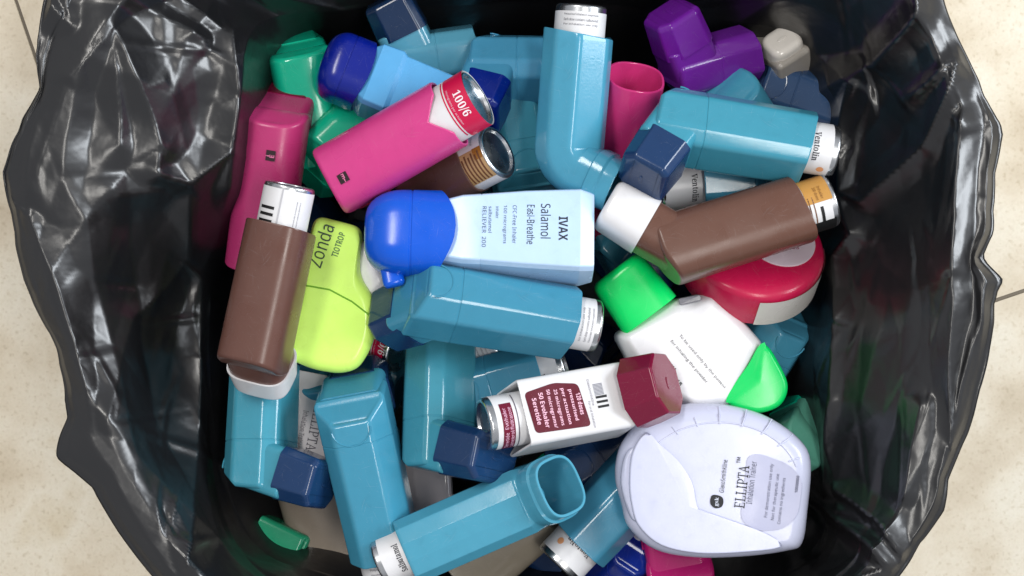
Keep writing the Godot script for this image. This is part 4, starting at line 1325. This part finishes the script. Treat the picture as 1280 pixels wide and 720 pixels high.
func trainer() -> void:
	var root := thing("inhaler_trainer", "large white rounded trainer inhaler with grey printed panel, lower right", "inhaler trainer")
	var about := Vector3(8.34, 1.4, 8.01)
	place_flat(root, about, Vector3(0, 0, 0))
	var white := plastic(Color(0.77, 0.785, 0.875), 0.3)
	var pts := [Vector3(5.23, 1.4, 5.23), Vector3(6.48, 1.4, 4.87), Vector3(7.85, 1.4, 4.74), Vector3(9.16, 1.4, 4.87), Vector3(10.53, 1.4, 5.30), Vector3(11.78, 1.4, 6.15), Vector3(12.33, 1.4, 7.13), Vector3(12.20, 1.4, 9.16), Vector3(11.97, 1.4, 10.53), Vector3(11.29, 1.4, 10.86), Vector3(9.49, 1.4, 11.09), Vector3(7.52, 1.4, 11.12), Vector3(5.89, 1.4, 10.79), Vector3(4.81, 1.4, 9.88), Vector3(4.51, 1.4, 8.90), Vector3(4.25, 1.4, 7.85), Vector3(4.38, 1.4, 6.71), Vector3(4.84, 1.4, 5.89)]
	var o := smooth_loop(flat_points(pts, about), 5)
	part(root, "body", finish(pillow(o, rim(2.4, 0.75, 0.3), 0.05), 40), white)
	# the swinging mouthpiece cover, a raised plate with an S-shaped edge
	var cv := flat_points([Vector3(5.43, 1.4, 5.95), Vector3(5.95, 1.4, 6.41), Vector3(6.74, 1.4, 7.13), Vector3(7.26, 1.4, 7.98), Vector3(7.46, 1.4, 8.90), Vector3(7.79, 1.4, 9.49), Vector3(8.37, 1.4, 9.72), Vector3(9.22, 1.4, 9.72), Vector3(10.14, 1.4, 10.01), Vector3(10.96, 1.4, 10.57), Vector3(9.49, 1.4, 10.79), Vector3(7.59, 1.4, 10.83), Vector3(6.08, 1.4, 10.50), Vector3(5.17, 1.4, 9.72), Vector3(4.87, 1.4, 8.83), Vector3(4.78, 1.4, 7.85), Vector3(4.91, 1.4, 6.71)], about)
	var cover := part(root, "mouthpiece_cover", finish(pillow(smooth_loop(cv, 5), [[0.0, -0.3], [0.0, 0.15], [0.03, 0.2], [0.08, 0.22]], 0.02), 40), white)
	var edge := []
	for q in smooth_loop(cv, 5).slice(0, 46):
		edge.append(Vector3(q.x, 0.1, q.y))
	part(cover, "edge_gap_shade", finish(bent_tube(edge, 0.06)), plastic(Color(0.50, 0.51, 0.60), 0.4))  # grey tube, its colour standing in for the shadow line along the cover
	var brow := []
	for k in 25:
		var a := deg_to_rad(-160.0 + k * 6.0)
		brow.append(Vector3(cos(a) * 3.3 + 0.12, 0.0, sin(a) * 2.52))
	part(root, "brow_line", finish(bent_tube(brow, 0.035)), white)
	# the dimpled flank at the left
	var fl := flat_points([Vector3(4.58, 1.4, 6.93), Vector3(4.97, 1.4, 6.54), Vector3(5.23, 1.4, 7.36), Vector3(5.23, 1.4, 8.50), Vector3(5.04, 1.4, 9.49), Vector3(4.74, 1.4, 9.16), Vector3(4.45, 1.4, 8.01)], about)
	part(root, "flank_grip", finish(pillow(smooth_loop(fl, 4), [[0.0, -0.5], [0.0, -0.05], [0.06, 0.03], [0.2, 0.07]], 0.02), 40), white)
	for i in 9:
		var a := deg_to_rad(-158.0 + i * 17.0)
		var q0 := Vector3(cos(a) * 3.9 + 0.15, -0.2, sin(a) * 3.15)
		var q1 := Vector3(cos(a) * 3.05 + 0.15, 0.02, sin(a) * 2.45)
		if q1.x < -2.9:
			continue
		part(root, "cover_rib", finish(bent_tube([q0 + Vector3(0, -0.15, 0), (q0 + q1) / 2 + Vector3(0, 0.08, 0), q1], 0.032)), white)
	var p := flat_points([Vector3(9.62, 1.4, 6.84), Vector3(10.14, 1.4, 6.77), Vector3(11.32, 1.4, 7.20), Vector3(11.87, 1.4, 7.79), Vector3(11.68, 1.4, 9.32), Vector3(11.06, 1.4, 9.88), Vector3(9.98, 1.4, 9.94), Vector3(9.32, 1.4, 9.49)], about)
	var flat := []
	for q in rounded(p, 0.5, 6):
		flat.append(Vector2(q.x, -q.y))
	var y := 0.062
	var panel := part(root, "grey_panel", patch_flat(flat, Vector3(0, y, 0), Vector3.RIGHT, Vector3.FORWARD), plastic(Color(0.68, 0.69, 0.79), 0.45))
	var along := Vector3(0.12, 0, -1).normalized()
	var up := Vector3.UP.cross(along)
	var black := ink(Color(0.04, 0.05, 0.08))
	var grey := ink(Color(0.28, 0.29, 0.38))
	var rows := [["ELLIPTA", 927, 608, 0.42, 1.75, "Droid Serif", 400, black], ["™", 923, 575, 0.14, 0.25, "Droid Sans", 400, black], ["Inhalation Trainer", 939, 603, 0.26, 1.75, "Droid Sans", 400, grey], ["For demonstration use only", 961, 613, 0.17, 2.2, "Droid Sans", 400, grey], ["Not for therapeutic use", 969, 621, 0.17, 1.9, "Droid Sans", 400, grey], ["Contains no ingredients", 977, 626, 0.17, 1.9, "Droid Sans", 400, grey], ["10000000", 996, 605, 0.12, 0.7, "Droid Sans", 700, grey], ["GlaxoSmithKline", 904, 595, 0.2, 1.35, "Droid Sans", 400, black]]
	for r in rows:
		var k: float = (75.0 - 1.4) / 75.0 / 30.0
		var at := Vector3((r[1] - 640) * k - about.x, y + 0.016, (r[2] - 360) * k - about.z)
		lettering(root, r[0], r[3], r[4], r[7], on_plane(at, along, up), r[5], r[6])
	var sh := []
	var lc := Vector3(8.37, 1.4, 8.73) - about
	for q in smooth_loop([Vector2(0.22, 0.24), Vector2(-0.1, 0.26), Vector2(-0.27, 0.05), Vector2(-0.2, -0.2), Vector2(0.0, -0.27), Vector2(0.2, -0.2), Vector2(0.27, 0.02)], 4):
		sh.append(q)
	var logo := part(root, "shield_logo", patch_flat(sh, Vector3(lc.x, y + 0.01, lc.z), along, up), black)
	lettering(logo, "gsk", 0.2, 0.36, ink(Color(0.8, 0.82, 0.88)), on_plane(Vector3(lc.x, y + 0.022, lc.z), along, up), "Droid Serif", 700)


func red_disc() -> void:
	var root := thing("disc_inhaler", "crimson and white round disc inhaler under the brown one at right", "inhaler")
	var r := 3.0
	root.transform = Transform3D(Basis.from_euler(Vector3(deg_to_rad(-40), 0, deg_to_rad(-6))), Vector3(10.15, -1.6, -1.29) * U)
	var red := plastic(Color(0.74, 0.09, 0.28), 0.3)
	part(root, "body", finish(lathe([[0.0, -1.1], [r - 0.5, -1.1], [r - 0.2, -1.0], [r, -0.75], [r + 0.04, 0.0], [r, 0.7], [r - 0.08, 0.9], [r - 0.25, 1.02], [r - 0.6, 1.08], [r - 1.2, 1.1], [0.0, 1.1]], 72)), red)
	part(root, "white_rim", patch_on_can(r + 0.055, -0.75, 0.68, deg_to_rad(0), deg_to_rad(95), 30), plastic(Color(0.82, 0.80, 0.78), 0.35))
	var dial := part(root, "white_dial", finish(lathe([[1.45, 1.0], [1.45, 1.13], [1.4, 1.16], [0.0, 1.17]], 48)), plastic(Color(0.85, 0.78, 0.82), 0.35))
	dial.position = Vector3(1.1, 0, -0.1) * U
	lettering(dial, "60 doses", 0.3, 1.4, ink(Color(0.6, 0.2, 0.35)), on_plane(Vector3(0, 1.185, 0.35), Vector3.RIGHT, Vector3.FORWARD))
